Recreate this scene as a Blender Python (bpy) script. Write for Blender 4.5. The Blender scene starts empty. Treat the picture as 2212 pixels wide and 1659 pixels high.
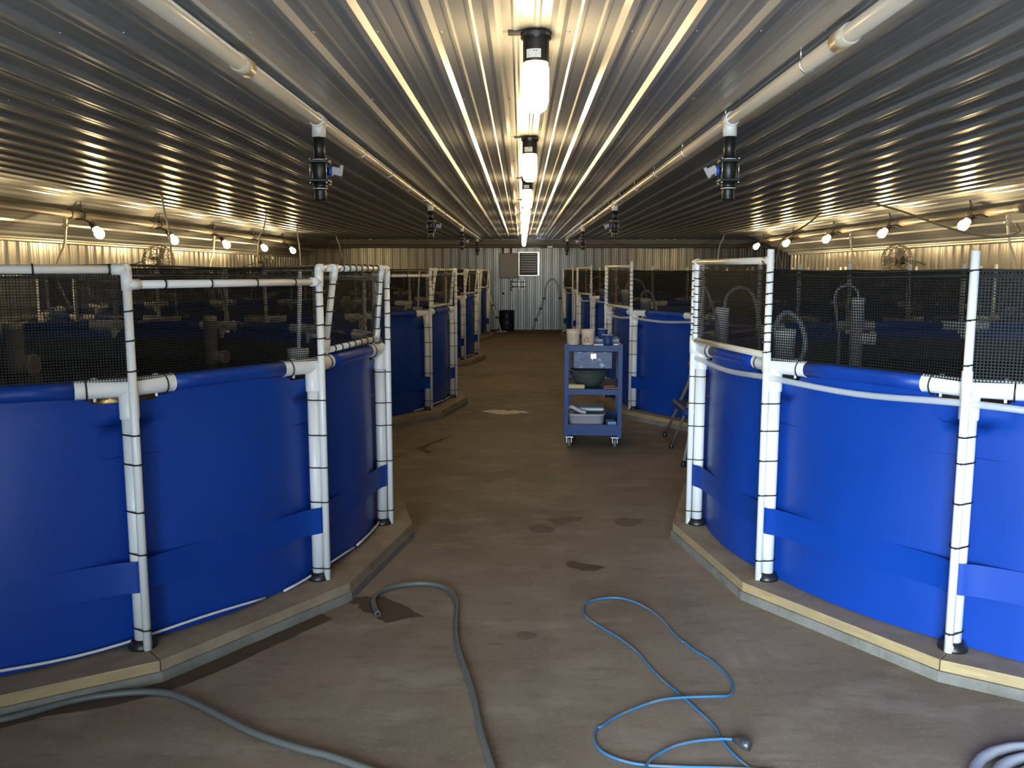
import bpy, math, random
from mathutils import Vector, Matrix
random.seed(7)
SC = bpy.context.scene
COL = SC.collection
PI = math.pi
R = math.radians

# ------------------------------------------------------------------ camera
W, H, FPX = 2212, 1659, 1860.0
cam_d = bpy.data.cameras.new('camera')
cam_d.sensor_fit = 'HORIZONTAL'
cam_d.sensor_width = 36.0
cam_d.lens = 36.0 * FPX / W
cam_d.clip_start = 0.05
cam_d.clip_end = 200
cam = bpy.data.objects.new('camera', cam_d)
COL.objects.link(cam)
cam.location = (0, 0, 1.6)
cam.rotation_euler = (R(90 - 7.4887), 0, R(0.6413))
SC.camera = cam

# ------------------------------------------------------------------ world: overcast daylight outside the open doorway
wd = bpy.data.worlds.new('world')
SC.world = wd
wd.use_nodes = True
bg = wd.node_tree.nodes['Background']
bg.inputs[0].default_value = (0.70, 0.86, 1.0, 1)
SKY = 25.0
# overcast sky, much brighter on one side (azimuth measured from straight out of the doorway)
_n = wd.node_tree.nodes
_l = wd.node_tree.links
_tc = _n.new('ShaderNodeTexCoord')
_sp = _n.new('ShaderNodeSeparateXYZ')
_l.new(_tc.outputs['Generated'], _sp.inputs[0])
_az = _n.new('ShaderNodeMath')
_az.operation = 'ARCTAN2'
_ny = _n.new('ShaderNodeMath')
_ny.operation = 'MULTIPLY'
_ny.inputs[1].default_value = -1
_l.new(_sp.outputs[1], _ny.inputs[0])
_l.new(_sp.outputs[0], _az.inputs[0])
_l.new(_ny.outputs[0], _az.inputs[1])
_mr = _n.new('ShaderNodeMapRange')
_mr.interpolation_type = 'SMOOTHSTEP'
_mr.inputs[1].default_value = R(-17)
_mr.inputs[2].default_value = R(11)
_mr.inputs[3].default_value = SKY
_mr.inputs[4].default_value = SKY * 0.07
_l.new(_az.outputs[0], _mr.inputs[0])
_l.new(_mr.outputs[0], bg.inputs[1])
# portal that guides the daylight through the doorway behind the camera
DOOR = (-1.9, 1.2, 2.2)          # x0, x1, height of the doorway in the front wall
YF, YB = -1.6, 23.6              # front and end wall
pd = bpy.data.lights.new('daylight_portal', 'AREA')
pd.shape = 'RECTANGLE'
pd.size, pd.size_y = DOOR[1] - DOOR[0], DOOR[2]
pd.cycles.is_portal = True
po = bpy.data.objects.new('daylight_portal', pd)
COL.objects.link(po)
po.location = ((DOOR[0] + DOOR[1]) / 2, YF - 0.12, DOOR[2] / 2)
po.rotation_euler = (R(90), 0, 0)
BULB = 95.0                      # emission of the small wall bulbs
JAR = 46.0                       # emission of the jar lights
WARM = (1.0, 0.73, 0.36, 1)
vs = SC.view_settings
vs.view_transform = 'Standard'
vs.look = 'None'
vs.exposure = 0.9
vs.gamma = 1.0
vs.use_curve_mapping = False
SC.cycles.max_bounces = 8
SC.cycles.diffuse_bounces = 4
SC.cycles.glossy_bounces = 4
SC.cycles.transparent_max_bounces = 16
SC.cycles.sample_clamp_indirect = 6.0
SC.cycles.caustics_reflective = False
SC.cycles.caustics_refractive = False


# ------------------------------------------------------------------ materials
def mat(name, col, rough=0.5, metal=0.0, noise=None, bump=None, spec=None, aniso=0.0, trans=0.0, alpha=None):
    """noise = (scale, second colour, low, high[, stretch xyz]); bump = (scale, strength[, stretch])"""
    m = bpy.data.materials.new(name)
    m.use_nodes = True
    nt = m.node_tree
    b = nt.nodes['Principled BSDF']
    b.inputs['Base Color'].default_value = (*col, 1)
    b.inputs['Roughness'].default_value = rough
    b.inputs['Metallic'].default_value = metal
    if spec is not None:
        b.inputs['Specular IOR Level'].default_value = spec
    if aniso:
        b.inputs['Anisotropic'].default_value = aniso
    if trans:
        b.inputs['Transmission Weight'].default_value = trans
    if alpha is not None:
        b.inputs['Alpha'].default_value = alpha
    tc = nt.nodes.new('ShaderNodeTexCoord')

    def nz(scale, stretch, detail=6):
        mp = nt.nodes.new('ShaderNodeMapping')
        mp.inputs['Scale'].default_value = stretch
        nt.links.new(tc.outputs['Object'], mp.inputs[0])
        n = nt.nodes.new('ShaderNodeTexNoise')
        n.inputs['Scale'].default_value = scale
        n.inputs['Detail'].default_value = detail
        n.inputs['Roughness'].default_value = 0.62
        nt.links.new(mp.outputs[0], n.inputs['Vector'])
        return n
    cur = None
    if noise:
        for ns in (noise if isinstance(noise, list) else [noise]):
            n = nz(ns[0], ns[4] if len(ns) > 4 else (1, 1, 1))
            mr = nt.nodes.new('ShaderNodeMapRange')
            mr.inputs[1].default_value = ns[2]
            mr.inputs[2].default_value = ns[3]
            nt.links.new(n.outputs[0], mr.inputs[0])
            mx = nt.nodes.new('ShaderNodeMix')
            mx.data_type = 'RGBA'
            nt.links.new(mr.outputs[0], mx.inputs[0])
            if cur is None:
                mx.inputs[6].default_value = (*col, 1)
            else:
                nt.links.new(cur, mx.inputs[6])
            mx.inputs[7].default_value = (*ns[1], 1)
            cur = mx.outputs[2]
        nt.links.new(cur, b.inputs['Base Color'])
    if bump:
        n = nz(bump[0], bump[2] if len(bump) > 2 else (1, 1, 1))
        bp = nt.nodes.new('ShaderNodeBump')
        bp.inputs['Strength'].default_value = bump[1]
        bp.inputs['Distance'].default_value = 0.01
        nt.links.new(n.outputs[0], bp.inputs['Height'])
        nt.links.new(bp.outputs[0], b.inputs['Normal'])
    return m


def emis(name, col, strength):
    m = bpy.data.materials.new(name)
    m.use_nodes = True
    nt = m.node_tree
    nt.nodes.remove(nt.nodes['Principled BSDF'])
    e = nt.nodes.new('ShaderNodeEmission')
    e.inputs[0].default_value = col
    e.inputs[1].default_value = strength
    nt.links.new(e.outputs[0], nt.nodes['Material Output'].inputs[0])
    return m


def netmat(name, pitch, fill, col=(0.006, 0.006, 0.006)):
    """woven black mesh: threads where fract(u/pitch) or fract(v/pitch) is small, open between"""
    m = bpy.data.materials.new(name)
    m.use_nodes = True
    nt = m.node_tree
    b = nt.nodes['Principled BSDF']
    b.inputs['Base Color'].default_value = (*col, 1)
    b.inputs['Roughness'].default_value = 0.6
    b.inputs['Specular IOR Level'].default_value = 0.25
    uv = nt.nodes.new('ShaderNodeTexCoord')
    sp = nt.nodes.new('ShaderNodeSeparateXYZ')
    nt.links.new(uv.outputs['UV'], sp.inputs[0])
    outs = []
    for k in (0, 1):
        d = nt.nodes.new('ShaderNodeMath')
        d.operation = 'DIVIDE'
        d.inputs[1].default_value = pitch
        nt.links.new(sp.outputs[k], d.inputs[0])
        fr = nt.nodes.new('ShaderNodeMath')
        fr.operation = 'FRACT'
        nt.links.new(d.outputs[0], fr.inputs[0])
        lt = nt.nodes.new('ShaderNodeMath')
        lt.operation = 'LESS_THAN'
        lt.inputs[1].default_value = fill
        nt.links.new(fr.outputs[0], lt.inputs[0])
        outs.append(lt)
    mx = nt.nodes.new('ShaderNodeMath')
    mx.operation = 'MAXIMUM'
    nt.links.new(outs[0].outputs[0], mx.inputs[0])
    nt.links.new(outs[1].outputs[0], mx.inputs[1])
    nt.links.new(mx.outputs[0], b.inputs['Alpha'])
    return m


M = {}
M['ceil'] = mat('galvanised_ceiling_steel', (0.62, 0.64, 0.66), 0.29, 0.42, noise=(2.5, (0.54, 0.56, 0.58), 0.35, 0.7, (1, 0.15, 1)), bump=(7, 0.007, (1, 0.2, 1)))
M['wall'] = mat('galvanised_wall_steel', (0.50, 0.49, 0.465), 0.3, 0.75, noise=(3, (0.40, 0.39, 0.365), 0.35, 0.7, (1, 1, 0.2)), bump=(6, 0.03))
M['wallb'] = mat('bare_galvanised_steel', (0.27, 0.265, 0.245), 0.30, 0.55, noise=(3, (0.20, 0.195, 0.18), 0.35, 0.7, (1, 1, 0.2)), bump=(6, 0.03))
M['trim'] = mat('white_trim_steel', (0.7, 0.68, 0.63), 0.35, 0.4)
M['floor'] = mat('stained_concrete', (0.265, 0.208, 0.155), 0.75, 0, noise=[(0.7, (0.165, 0.12, 0.086), 0.38, 0.66), (2.6, (0.32, 0.262, 0.205), 0.50, 0.72, (1.0, 1.6, 1)), (9, (0.155, 0.115, 0.086), 0.52, 0.80, (0.6, 2.2, 1)), (3.2, (0.235, 0.18, 0.132), 0.54, 0.70, (2.2, 0.22, 1)), (60, (0.37, 0.31, 0.25), 0.56, 0.8)], bump=(30, 0.12), spec=0.35)
M['apron'] = mat('outside_gravel', (0.3, 0.28, 0.25), 0.9)
M['pvc'] = mat('white_plastic_pipe', (0.86, 0.86, 0.84), 0.32, 0)
M['pvc_old'] = mat('aged_cream_plastic_pipe', (0.62, 0.56, 0.46), 0.28, 0)
M['blue'] = mat('blue_vinyl', (0.003, 0.047, 0.32), 0.42, 0, noise=(2.2, (0.003, 0.040, 0.27), 0.4, 0.75), bump=(14, 0.03), spec=0.4)
M['bluecap'] = mat('blue_strap_vinyl', (0.003, 0.046, 0.31), 0.42, 0, spec=0.3)
M['black'] = mat('black_plastic', (0.012, 0.012, 0.013), 0.4)
M['tie'] = mat('black_cable_tie', (0.01, 0.01, 0.01), 0.5)
M['rope'] = mat('white_rope', (0.75, 0.74, 0.70), 0.8, bump=(160, 0.5))
M['water'] = mat('dark_tank_water', (0.045, 0.029, 0.015), 0.05, 0, bump=(5.5, 0.35), spec=0.5)
M['conc'] = mat('pale_concrete_edge', (0.21, 0.20, 0.17), 0.85, noise=(7, (0.13, 0.125, 0.105), 0.4, 0.7), bump=(40, 0.3))
M['wood'] = mat('treated_timber', (0.42, 0.31, 0.155), 0.7, noise=[(9, (0.33, 0.235, 0.11), 0.4, 0.62, (1, 1, 9)), (2.0, (0.30, 0.23, 0.13), 0.45, 0.7)])
M['woodtop'] = mat('dirty_timber_top', (0.33, 0.255, 0.17), 0.75, noise=(6, (0.21, 0.16, 0.105), 0.38, 0.68))
M['netL'] = netmat('black_mesh_netting', 0.0105, 0.26)
M['netR'] = netmat('dense_black_mesh_netting', 0.0120, 0.36)
M['jar'] = emis('lit_glass_jar', WARM, JAR)
M['bulb'] = emis('lit_bulb', WARM, BULB)
M['sticker'] = mat('white_paper_sticker', (0.8, 0.78, 0.72), 0.6)
M['print'] = mat('dark_print', (0.05, 0.05, 0.05), 0.6)
M['red'] = mat('red_print', (0.35, 0.03, 0.04), 0.6)
M['steel'] = mat('galvanised_steel', (0.62, 0.62, 0.6), 0.3, 0.9)
M['darksteel'] = mat('dark_steel', (0.10, 0.10, 0.10), 0.45, 0.6)
M['cart'] = mat('worn_blue_cart_paint', (0.010, 0.038, 0.150), 0.40, 0.0, spec=0.22, noise=(22, (0.22, 0.30, 0.46), 0.66, 0.8), bump=(18, 0.06))
M['greyhose'] = mat('grey_green_hose', (0.10, 0.108, 0.10), 0.5)
M['bluecord'] = mat('faded_blue_cord', (0.035, 0.15, 0.30), 0.5, noise=(7, (0.12, 0.17, 0.22), 0.5, 0.65))
M['clear'] = mat('milky_clear_tube', (0.75, 0.78, 0.80), 0.3, 0, alpha=0.42)
M['coil'] = mat('grey_vinyl_hose', (0.30, 0.31, 0.36), 0.4)
M['wet'] = mat('wet_concrete', (0.085, 0.060, 0.042), 0.6, spec=0.2, noise=(14, (0.070, 0.050, 0.035), 0.4, 0.7))
M['damp'] = mat('damp_concrete', (0.155, 0.115, 0.083), 0.8, spec=0.2, noise=(12, (0.20, 0.15, 0.11), 0.4, 0.7))
M['foam'] = mat('white_foam', (0.62, 0.56, 0.46), 0.6)
M['bucket'] = mat('cream_plastic', (0.72, 0.56, 0.42), 0.45)
M['bowl'] = mat('dark_rubber', (0.065, 0.075, 0.07), 0.45)
M['tub'] = mat('grey_translucent_plastic', (0.42, 0.40, 0.44), 0.4)
M['bluecup'] = mat('blue_plastic', (0.01, 0.04, 0.17), 0.6)
M['bluelite'] = mat('pale_blue_plastic', (0.12, 0.24, 0.5), 0.4)
M['rim'] = mat('pale_rim', (0.45, 0.5, 0.58), 0.4)
M['sponge'] = mat('yellow_foam_block', (0.55, 0.44, 0.24), 0.8)
M['rust'] = mat('red_brown_board', (0.25, 0.11, 0.08), 0.7)
M['barrel'] = mat('navy_drum', (0.012, 0.022, 0.045), 0.45)
M['alu'] = mat('aluminium', (0.55, 0.50, 0.46), 0.4, 0.7)
M['airpipe'] = mat('shade_darkened_pipe', (0.20, 0.165, 0.12), 0.5)  # brown, with the shade against the bright soffit mixed into the colour
M['handle'] = mat('blue_handle', (0.02, 0.08, 0.5), 0.4)
M['ghandle'] = mat('grey_handle', (0.45, 0.42, 0.45), 0.4)
M['cartworn'] = mat('scuffed_blue_drawer_paint', (0.008, 0.032, 0.125), 0.32, 0.0, spec=0.3, noise=(9, (0.45, 0.52, 0.62), 0.56, 0.66), bump=(14, 0.2))
M['inner'] = mat('algae_stained_liner', (0.030, 0.042, 0.045), 0.6, noise=(5, (0.05, 0.045, 0.03), 0.4, 0.7))
M['box'] = mat('dull_grey_sheet_metal', (0.24, 0.24, 0.23), 0.5, 0.4)
M['louvre'] = mat('dusty_louvre_slat', (0.17, 0.15, 0.125), 0.6)
M['wire'] = mat('cage_wire', (0.20, 0.17, 0.12), 0.4, 0.7)


# ------------------------------------------------------------------ mesh builder
class MB:
    def __init__(s):
        s.v, s.f, s.m, s.sm, s.uv = [], [], [], [], None

    def face(s, idx, m=0, smooth=False):
        s.f.append(tuple(idx)); s.m.append(m); s.sm.append(smooth)

    def quad(s, a, b, c, d, m=0):
        n = len(s.v); s.v += [tuple(a), tuple(b), tuple(c), tuple(d)]; s.face((n, n + 1, n + 2, n + 3), m)

    def box(s, c, size, rz=0.0, m=0, rot=None, bev=0.0):
        hx, hy, hz = size[0] / 2, size[1] / 2, size[2] / 2
        mt = rot if rot is not None else Matrix.Rotation(rz, 3, 'Z')
        c = Vector(c)
        n = len(s.v)
        if bev <= 0:
            for z in (-hz, hz):
                for x, y in ((-hx, -hy), (hx, -hy), (hx, hy), (-hx, hy)):
                    s.v.append(tuple(c + mt @ Vector((x, y, z))))
            for q in ((0, 3, 2, 1), (4, 5, 6, 7), (0, 1, 5, 4), (1, 2, 6, 5), (2, 3, 7, 6), (3, 0, 4, 7)):
                s.face([n + k for k in q], m)
        else:
            e = min(bev, hx * .49, hy * .49, hz * .49)
            rings = [(-hz, e), (-hz + e, 0), (hz - e, 0), (hz, e)]
            for z, ins in rings:
                x, y = hx - ins, hy - ins
                ex, ey = hx - e, hy - e
                if ins:
                    pts = [(-ex, -y), (ex, -y), (x, -ey), (x, ey), (ex, y), (-ex, y), (-x, ey), (-x, -ey)]
                else:
                    pts = [(-ex, -hy), (ex, -hy), (hx, -ey), (hx, ey), (ex, hy), (-ex, hy), (-hx, ey), (-hx, -ey)]
                for p in pts:
                    s.v.append(tuple(c + mt @ Vector((p[0], p[1], z))))
            for k in range(3):
                for i in range(8):
                    j = (i + 1) % 8
                    s.face((n + 8 * k + i, n + 8 * k + j, n + 8 * k + 8 + j, n + 8 * k + 8 + i), m)
            s.face([n + i for i in range(7, -1, -1)], m)
            s.face([n + 24 + i for i in range(8)], m)
        return s

    def tube(s, pts, r, n=10, m=0, caps=True, closed=False, flat=None):
        pts = [Vector(p) for p in pts]
        k = len(pts)
        rr = r if isinstance(r, (list, tuple)) else [r] * k
        tang = []
        for i in range(k):
            if closed:
                t = pts[(i + 1) % k] - pts[i - 1]
            else:
                t = pts[min(i + 1, k - 1)] - pts[max(i - 1, 0)]
            if t.length < 1e-9:
                t = Vector((0, 0, 1))
            tang.append(t.normalized())
        up = Vector((0, 0, 1)) if abs(tang[0].z) < 0.9 else Vector((1, 0, 0))
        nrm = tang[0].cross(up).normalized()
        base = len(s.v)
        for i in range(k):
            t = tang[i]
            nrm = (nrm - t * nrm.dot(t))
            if nrm.length < 1e-6:
                nrm = t.orthogonal()
            nrm.normalize()
            bn = t.cross(nrm)
            for a in range(n):
                an = 2 * PI * a / n
                s.v.append(tuple(pts[i] + (nrm * math.cos(an) + bn * math.sin(an)) * rr[i]))
        last = k if closed else k - 1
        for i in range(last):
            b0, b1 = base + i * n, base + ((i + 1) % k) * n
            for a in range(n):
                c = (a + 1) % n
                s.face((b0 + a, b0 + c, b1 + c, b1 + a), m, True)
        if caps and not closed:
            s.face([base + a for a in range(n - 1, -1, -1)], m)
            s.face([base + (k - 1) * n + a for a in range(n)], m)
        return s

    def lathe(s, prof, c=(0, 0, 0), n=16, m=0, rot=None, smooth=True):
        """prof = [(r, z)...] from bottom to top"""
        c = Vector(c)
        base = len(s.v)
        for r, z in prof:
            for a in range(n):
                p = Vector((r * math.cos(2 * PI * a / n), r * math.sin(2 * PI * a / n), z))
                s.v.append(tuple(c + (rot @ p if rot is not None else p)))
        for i in range(len(prof) - 1):
            for a in range(n):
                b = (a + 1) % n
                s.face((base + i * n + a, base + i * n + b, base + (i + 1) * n + b, base + (i + 1) * n + a), m, smooth)
        if prof[0][0] > 1e-5:
            s.face([base + a for a in range(n - 1, -1, -1)], m)
        if prof[-1][0] > 1e-5:
            s.face([base + (len(prof) - 1) * n + a for a in range(n)], m)
        return s

    def mesh(s, name, mats):
        me = bpy.data.meshes.new(name)
        me.from_pydata(s.v, [], s.f)
        for mm in (mats if isinstance(mats, (list, tuple)) else [mats]):
            me.materials.append(mm)
        me.polygons.foreach_set('material_index', s.m)
        me.polygons.foreach_set('use_smooth', s.sm)
        if s.uv:
            ul = me.uv_layers.new(name='uv')
            for lp in me.loops:
                ul.data[lp.index].uv = s.uv[lp.vertex_index]
        me.update()
        return me


def obj(name, mb, mats, parent=None, loc=(0, 0, 0), rotz=0.0, label=None):
    me = mb.mesh(name, mats) if isinstance(mb, MB) else mb
    o = bpy.data.objects.new(name, me)
    COL.objects.link(o)
    o.parent = parent
    o.location = loc
    o.rotation_euler = (0, 0, rotz)
    if label:
        o['label'] = label
    return o


def tag(o, label, cat, group=None, kind=None):
    o['label'] = label
    o['category'] = cat
    if group:
        o['group'] = group
    if kind:
        o['kind'] = kind
    return o


def thing(name, label, cat, loc=(0, 0, 0), rotz=0.0, group=None):
    o = bpy.data.objects.new(name, None)
    COL.objects.link(o)
    o.empty_display_size = 0.1
    o.location = loc
    o.rotation_euler = (0, 0, rotz)
    return tag(o, label, cat, group)


def struct(name, mb, mats):
    o = obj(name, mb, mats)
    o['kind'] = 'structure'
    return o


def spline(pts, n=6):
    """Catmull-Rom through pts"""
    P = [Vector(p) for p in pts]
    P = [P[0] * 2 - P[1]] + P + [P[-1] * 2 - P[-2]]
    out = []
    for i in range(1, len(P) - 2):
        for k in range(n):
            t = k / n
            a, b, c, d = P[i - 1], P[i], P[i + 1], P[i + 2]
            out.append(0.5 * ((2 * b) + (c - a) * t + (2 * a - 5 * b + 4 * c - d) * t * t + (3 * b - a - 3 * c + d) * t ** 3))
    out.append(P[-2])
    return out


# ground point seen at a pixel of the photograph (used once, to read positions off the floor)
_rot = Matrix.Rotation(R(0.6413), 3, 'Z') @ Matrix.Rotation(R(90 - 7.4887), 3, 'X')


def ground(x, y, z=0.0):
    d = _rot @ Vector(((x - W / 2) / FPX, -(y - H / 2) / FPX, -1))
    t = (z - 1.6) / d.z
    return Vector((0, 0, 1.6)) + d * t


# ------------------------------------------------------------------ the building
RIB, OFF = 0.2286, -0.10


def prof_points(u0, u1, off=OFF, h=0.019):
    """(u, height) of 9-inch ribbed sheet between u0 and u1"""
    pts = []
    k0, k1 = math.floor((u0 - off) / RIB) - 1, math.ceil((u1 - off) / RIB) + 1
    for k in range(k0, k1 + 1):
        c = off + k * RIB
        pts += [(c - .030, 0), (c - .011, h), (c + .011, h), (c + .030, 0)]
        for q in (.0762, .1524):
            pts += [(c + q - .014, 0), (c + q - .005, .0032), (c + q + .005, .0032), (c + q + .014, 0)]

    def hgt(u):
        for i in range(len(pts) - 1):
            if pts[i][0] <= u <= pts[i + 1][0]:
                a, b = pts[i], pts[i + 1]
                return a[1] + (b[1] - a[1]) * (u - a[0]) / max(1e-9, b[0] - a[0])
        return 0
    return [(u0, hgt(u0))] + [p for p in pts if u0 + 1e-6 < p[0] < u1 - 1e-6] + [(u1, hgt(u1))]


def sheet(mb, u0, u1, v0, v1, P, off=OFF, nv=1, m=0):
    pr = prof_points(u0, u1, off)
    base = len(mb.v)
    n = len(pr)
    for j in range(nv + 1):
        for u, h in pr:
            a = v0(u) if callable(v0) else v0
            b = v1(u) if callable(v1) else v1
            mb.v.append(tuple(P(u, h, a + (b - a) * j / nv)))
    for j in range(nv):
        for i in range(n - 1):
            b0 = base + j * n + i
            mb.face((b0, b0 + 1, b0 + n + 1, b0 + n), m)


ZC, XF, XW, ZW = 2.45, 5.10, 5.92, 1.95     # ceiling height, fold, side wall, height of side wall
XA, YA = 7.30, 19.2                          # far alcove

fl = MB()
fl.box((0.6, 10.9, -0.1), (16, 25.8, 0.2))
struct('floor', fl, M['floor'])
ap = MB()
ap.box((0, -8.1, -0.12), (24, 12.6, 0.2))
struct('outside_ground', ap, M['apron'])

ce = MB()
sheet(ce, -XF, XF, YF, YB, lambda u, h, v: (u, v, ZC - h))
sheet(ce, XF, XA + .02, YA + .82, YB, lambda u, h, v: (u, v, ZC - h))
for r_ in range(21):                          # screw heads in rows under the trusses
    y = 0.78 + 1.22 * r_
    if y > YB - .2:
        break
    for k in range(-22, 23):
        c = OFF + k * RIB + .038
        if abs(c) < XF - .05:
            ce.lathe([(.0065, 0), (.005, .004), (.001, .006)], (c, y, ZC), 6, m=1, rot=Matrix.Rotation(PI, 3, 'X'))
struct('ceiling', ce, [M['ceil'], M['steel']])

SL = math.hypot(XW - XF, ZC - ZW)
sx, sz = (XW - XF) / SL, (ZC - ZW) / SL
so = MB()
sheet(so, 0, SL, YF, YB, lambda u, h, v: (-XF - u * sx + h * sz, v, ZC - u * sz - h * sx), off=.12)
struct('ceiling_left', so, M['ceil'])
so = MB()
sheet(so, 0, SL, YF, lambda u: YA + .82 * (1 - u / SL), lambda u, h, v: (XF + u * sx - h * sz, v, ZC - u * sz - h * sx), off=.12)
so.quad((XF, YA + .82, ZC), (XA, YA + .82, ZC), (XA, YA, ZW), (XW, YA, ZW))
struct('ceiling_right', so, M['ceil'])

wl = MB()
sheet(wl, YF, YB, 0, ZW + .02, lambda u, h, v: (-XW + h, u, v))
struct('wall_left', wl, M['wall'])
wl = MB()
sheet(wl, YF, YA, 0, ZW + .02, lambda u, h, v: (XW - h, u, v))
sheet(wl, YA, YB, 0, ZC, lambda u, h, v: (XA - h, u, v))
sheet(wl, XW, XA, 0, ZC, lambda u, h, v: (u, YA + h, v))
struct('wall_right', wl, M['wall'])
LX0, LX1, LZ0, LZ1 = -0.06, 0.455, 1.49, 2.08       # opening of the louvred fan
wl = MB()
Pb = lambda u, h, v: (u, YB - h, v)
sheet(wl, -XW, LX0, 0, ZC, Pb)
sheet(wl, LX1, XA, 0, ZC, Pb)
sheet(wl, LX0, LX1, 0, LZ0, Pb)
sheet(wl, LX0, LX1, LZ1, ZC, Pb)
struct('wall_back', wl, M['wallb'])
wl = MB()
d0, d1, dh = DOOR
for x0, x1, z0, z1 in ((-XW, d0, 0, ZC), (d1, XA, 0, ZC), (d0, d1, dh, ZC)):
    wl.box(((x0 + x1) / 2, YF - .05, (z0 + z1) / 2), (x1 - x0, .1, z1 - z0))
struct('wall_front', wl, M['wall'])
# eave trims
for nm, s_ in (('trim_1', -1), ('trim_2', 1)):
    t = MB()
    y1 = YB if s_ < 0 else YA
    t.box((s_ * (XW - .035), (YF + y1) / 2, ZW + .01), (.05, y1 - YF, .035), bev=.008)
    t.box((s_ * (XW - .075), (YF + y1) / 2, ZW + .035), (.03, y1 - YF, .02), bev=.006)
    struct(nm, t, M['trim'])
t = MB()
t.quad((-XF - .4, YB - .20, ZC - .022), (XA, YB - .20, ZC - .022), (XA, YB - .02, ZC - .20), (-XF - .4, YB - .02, ZC - .20))
t.box(((XA - XW) / 2, YB - .03, ZC - .205), (XA + XW, .05, .03))
struct('trim_3', t, M['trim'])

# ------------------------------------------------------------------ tanks
CH = 0.044      # height of the concrete footing under the boards
RL, RT, ZB, ZR = 2.285, 2.335, 0.088, 1.15     # leg circle, thin pole circle, base height, rim height
STEP = 24.0
EDGE = 2 * RL * math.sin(R(12))


leg_me = MB().lathe([(.031, ZB + .012), (.031, ZR - .11)], n=14).mesh('frame_leg', M['pvc'])
foot_mb = MB().lathe([(.056, ZB), (.056, ZB + .008), (.044, ZB + .034), (.033, ZB + .036)], n=14)
foot_mb.lathe([(.007, ZB + .012), (.007, ZB + .03)], (.048, .012, 0), 6, m=1)
foot_me = foot_mb.mesh('foot_cap', [M['black'], M['pvc']])


def tee_mesh():
    mb = MB()
    # two arms following the two neighbouring rim edges (local x = outward)
    pts = []
    for s_ in (-1, 1):
        d = Vector((-math.sin(R(12)), s_ * math.cos(R(12)), 0))
        mb.tube([d * 0.0, d * .19], .0375, 16, caps=False)
        mb.tube([d * .187, d * .19], .0385, 16)
        b = d * .12
        mb.lathe([(.013, 0), (.012, .006), (.006, .009)], (b.x, b.y, .034), 10)
        mb.lathe([(.006, -.05), (.006, -.03)], (b.x, b.y, 0), 8)
    mb.lathe([(.036, -.125), (.037, -.12), (.037, 0)], n=16)
    mb.lathe([(.036, -.02), (.037, 0), (.033, .02), (.02, .034), (.001, .037)], n=16)
    return mb.mesh('rim_tee', M['pvc'])


tee_me = tee_mesh()


def tie_meshes():
    pts = []
    for a in range(-90, 91, 20):
        pts.append((.05 + .0195 * math.cos(R(a)), .0195 * math.sin(R(a)), 0))
    for a in range(90, 271, 20):
        pts.append((.0335 * math.cos(R(a)), .0335 * math.sin(R(a)), 0))
    big = MB().tube(pts, .0032, 6, closed=True)
    big.box((.07, .006, 0), (.008, .007, .007))
    pts = [(.0195 * math.cos(R(a)), .0195 * math.sin(R(a)), .003 * math.sin(R(a))) for a in range(0, 360, 24)]
    small = MB().tube(pts, .0032, 6, closed=True)
    small.box((.021, .006, 0), (.008, .007, .007))
    pts = [(.040 * math.cos(R(a)), 0, .040 * math.sin(R(a))) for a in range(0, 360, 20)]
    ring = MB().tube(pts, .0032, 6, closed=True)
    pts = [(.0195 * math.cos(R(a)), 0, .0195 * math.sin(R(a))) for a in range(0, 360, 24)]
    rail = MB().tube(pts, .0032, 6, closed=True)
    return [x.mesh('zip_tie', M['tie']) for x in (big, small, ring, rail)]


tie_big, tie_small, tie_ring, tie_rail = tie_meshes()


def liner_mesh():
    mb = MB()
    NU, NZ = 16, 22
    us = [k / NU for k in range(NU)]
    rows = []
    tot = 15 * NU
    rnd = random.Random(3)
    wr = [rnd.uniform(-.004, .004) for _ in range(tot)]

    def rad(i, t):
        p, k = divmod(i % tot, NU)
        u = k / NU
        ang = (u - .5) * 24
        rp = RL * math.cos(R(12)) / math.cos(R(ang))
        top = rp + .022
        body = 2.236 + .034 * math.sin(PI * u) * math.sin(PI * min(1, .12 + t * .86)) + wr[i % tot] * .4
        w = max(0, (t - .80) / .20) ** 2
        edge = min(1, max(0, (abs(u - .5) - .28) / .1))      # near the tees the cloth is cut lower
        return body * (1 - w) + (top * (1 - edge) + (rp - .02) * edge) * w

    for j in range(NZ + 1):
        t = j / NZ
        for i in range(tot):
            p, k = divmod(i, NU)
            u = k / NU
            cut = .055 if abs(u - .5) > .32 else 0.0
            z = ZB + .005 + t * (ZR - .012 - ZB - cut * (t > .9))
            a = R(24 * (i / NU))
            r = rad(i, t)
            mb.v.append((r * math.cos(a), r * math.sin(a), z))
    for j in range(NZ):
        for i in range(tot):
            k = (i + 1) % tot
            mb.face((j * tot + i, j * tot + k, (j + 1) * tot + k, (j + 1) * tot + i), 0, True)
    # sleeves round the rim beams
    for p in range(15):
        a0, a1 = R(24 * p), R(24 * (p + 1))
        A = Vector((RL * math.cos(a0), RL * math.sin(a0), ZR))
        B = Vector((RL * math.cos(a1), RL * math.sin(a1), ZR))
        mb.tube([A.lerp(B, t) for t in (.185, .35, .5, .65, .815)], [.037, .036, .0358, .036, .037], 14)
    return mb.mesh('liner', M['blue'])


liner_me = liner_mesh()


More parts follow.
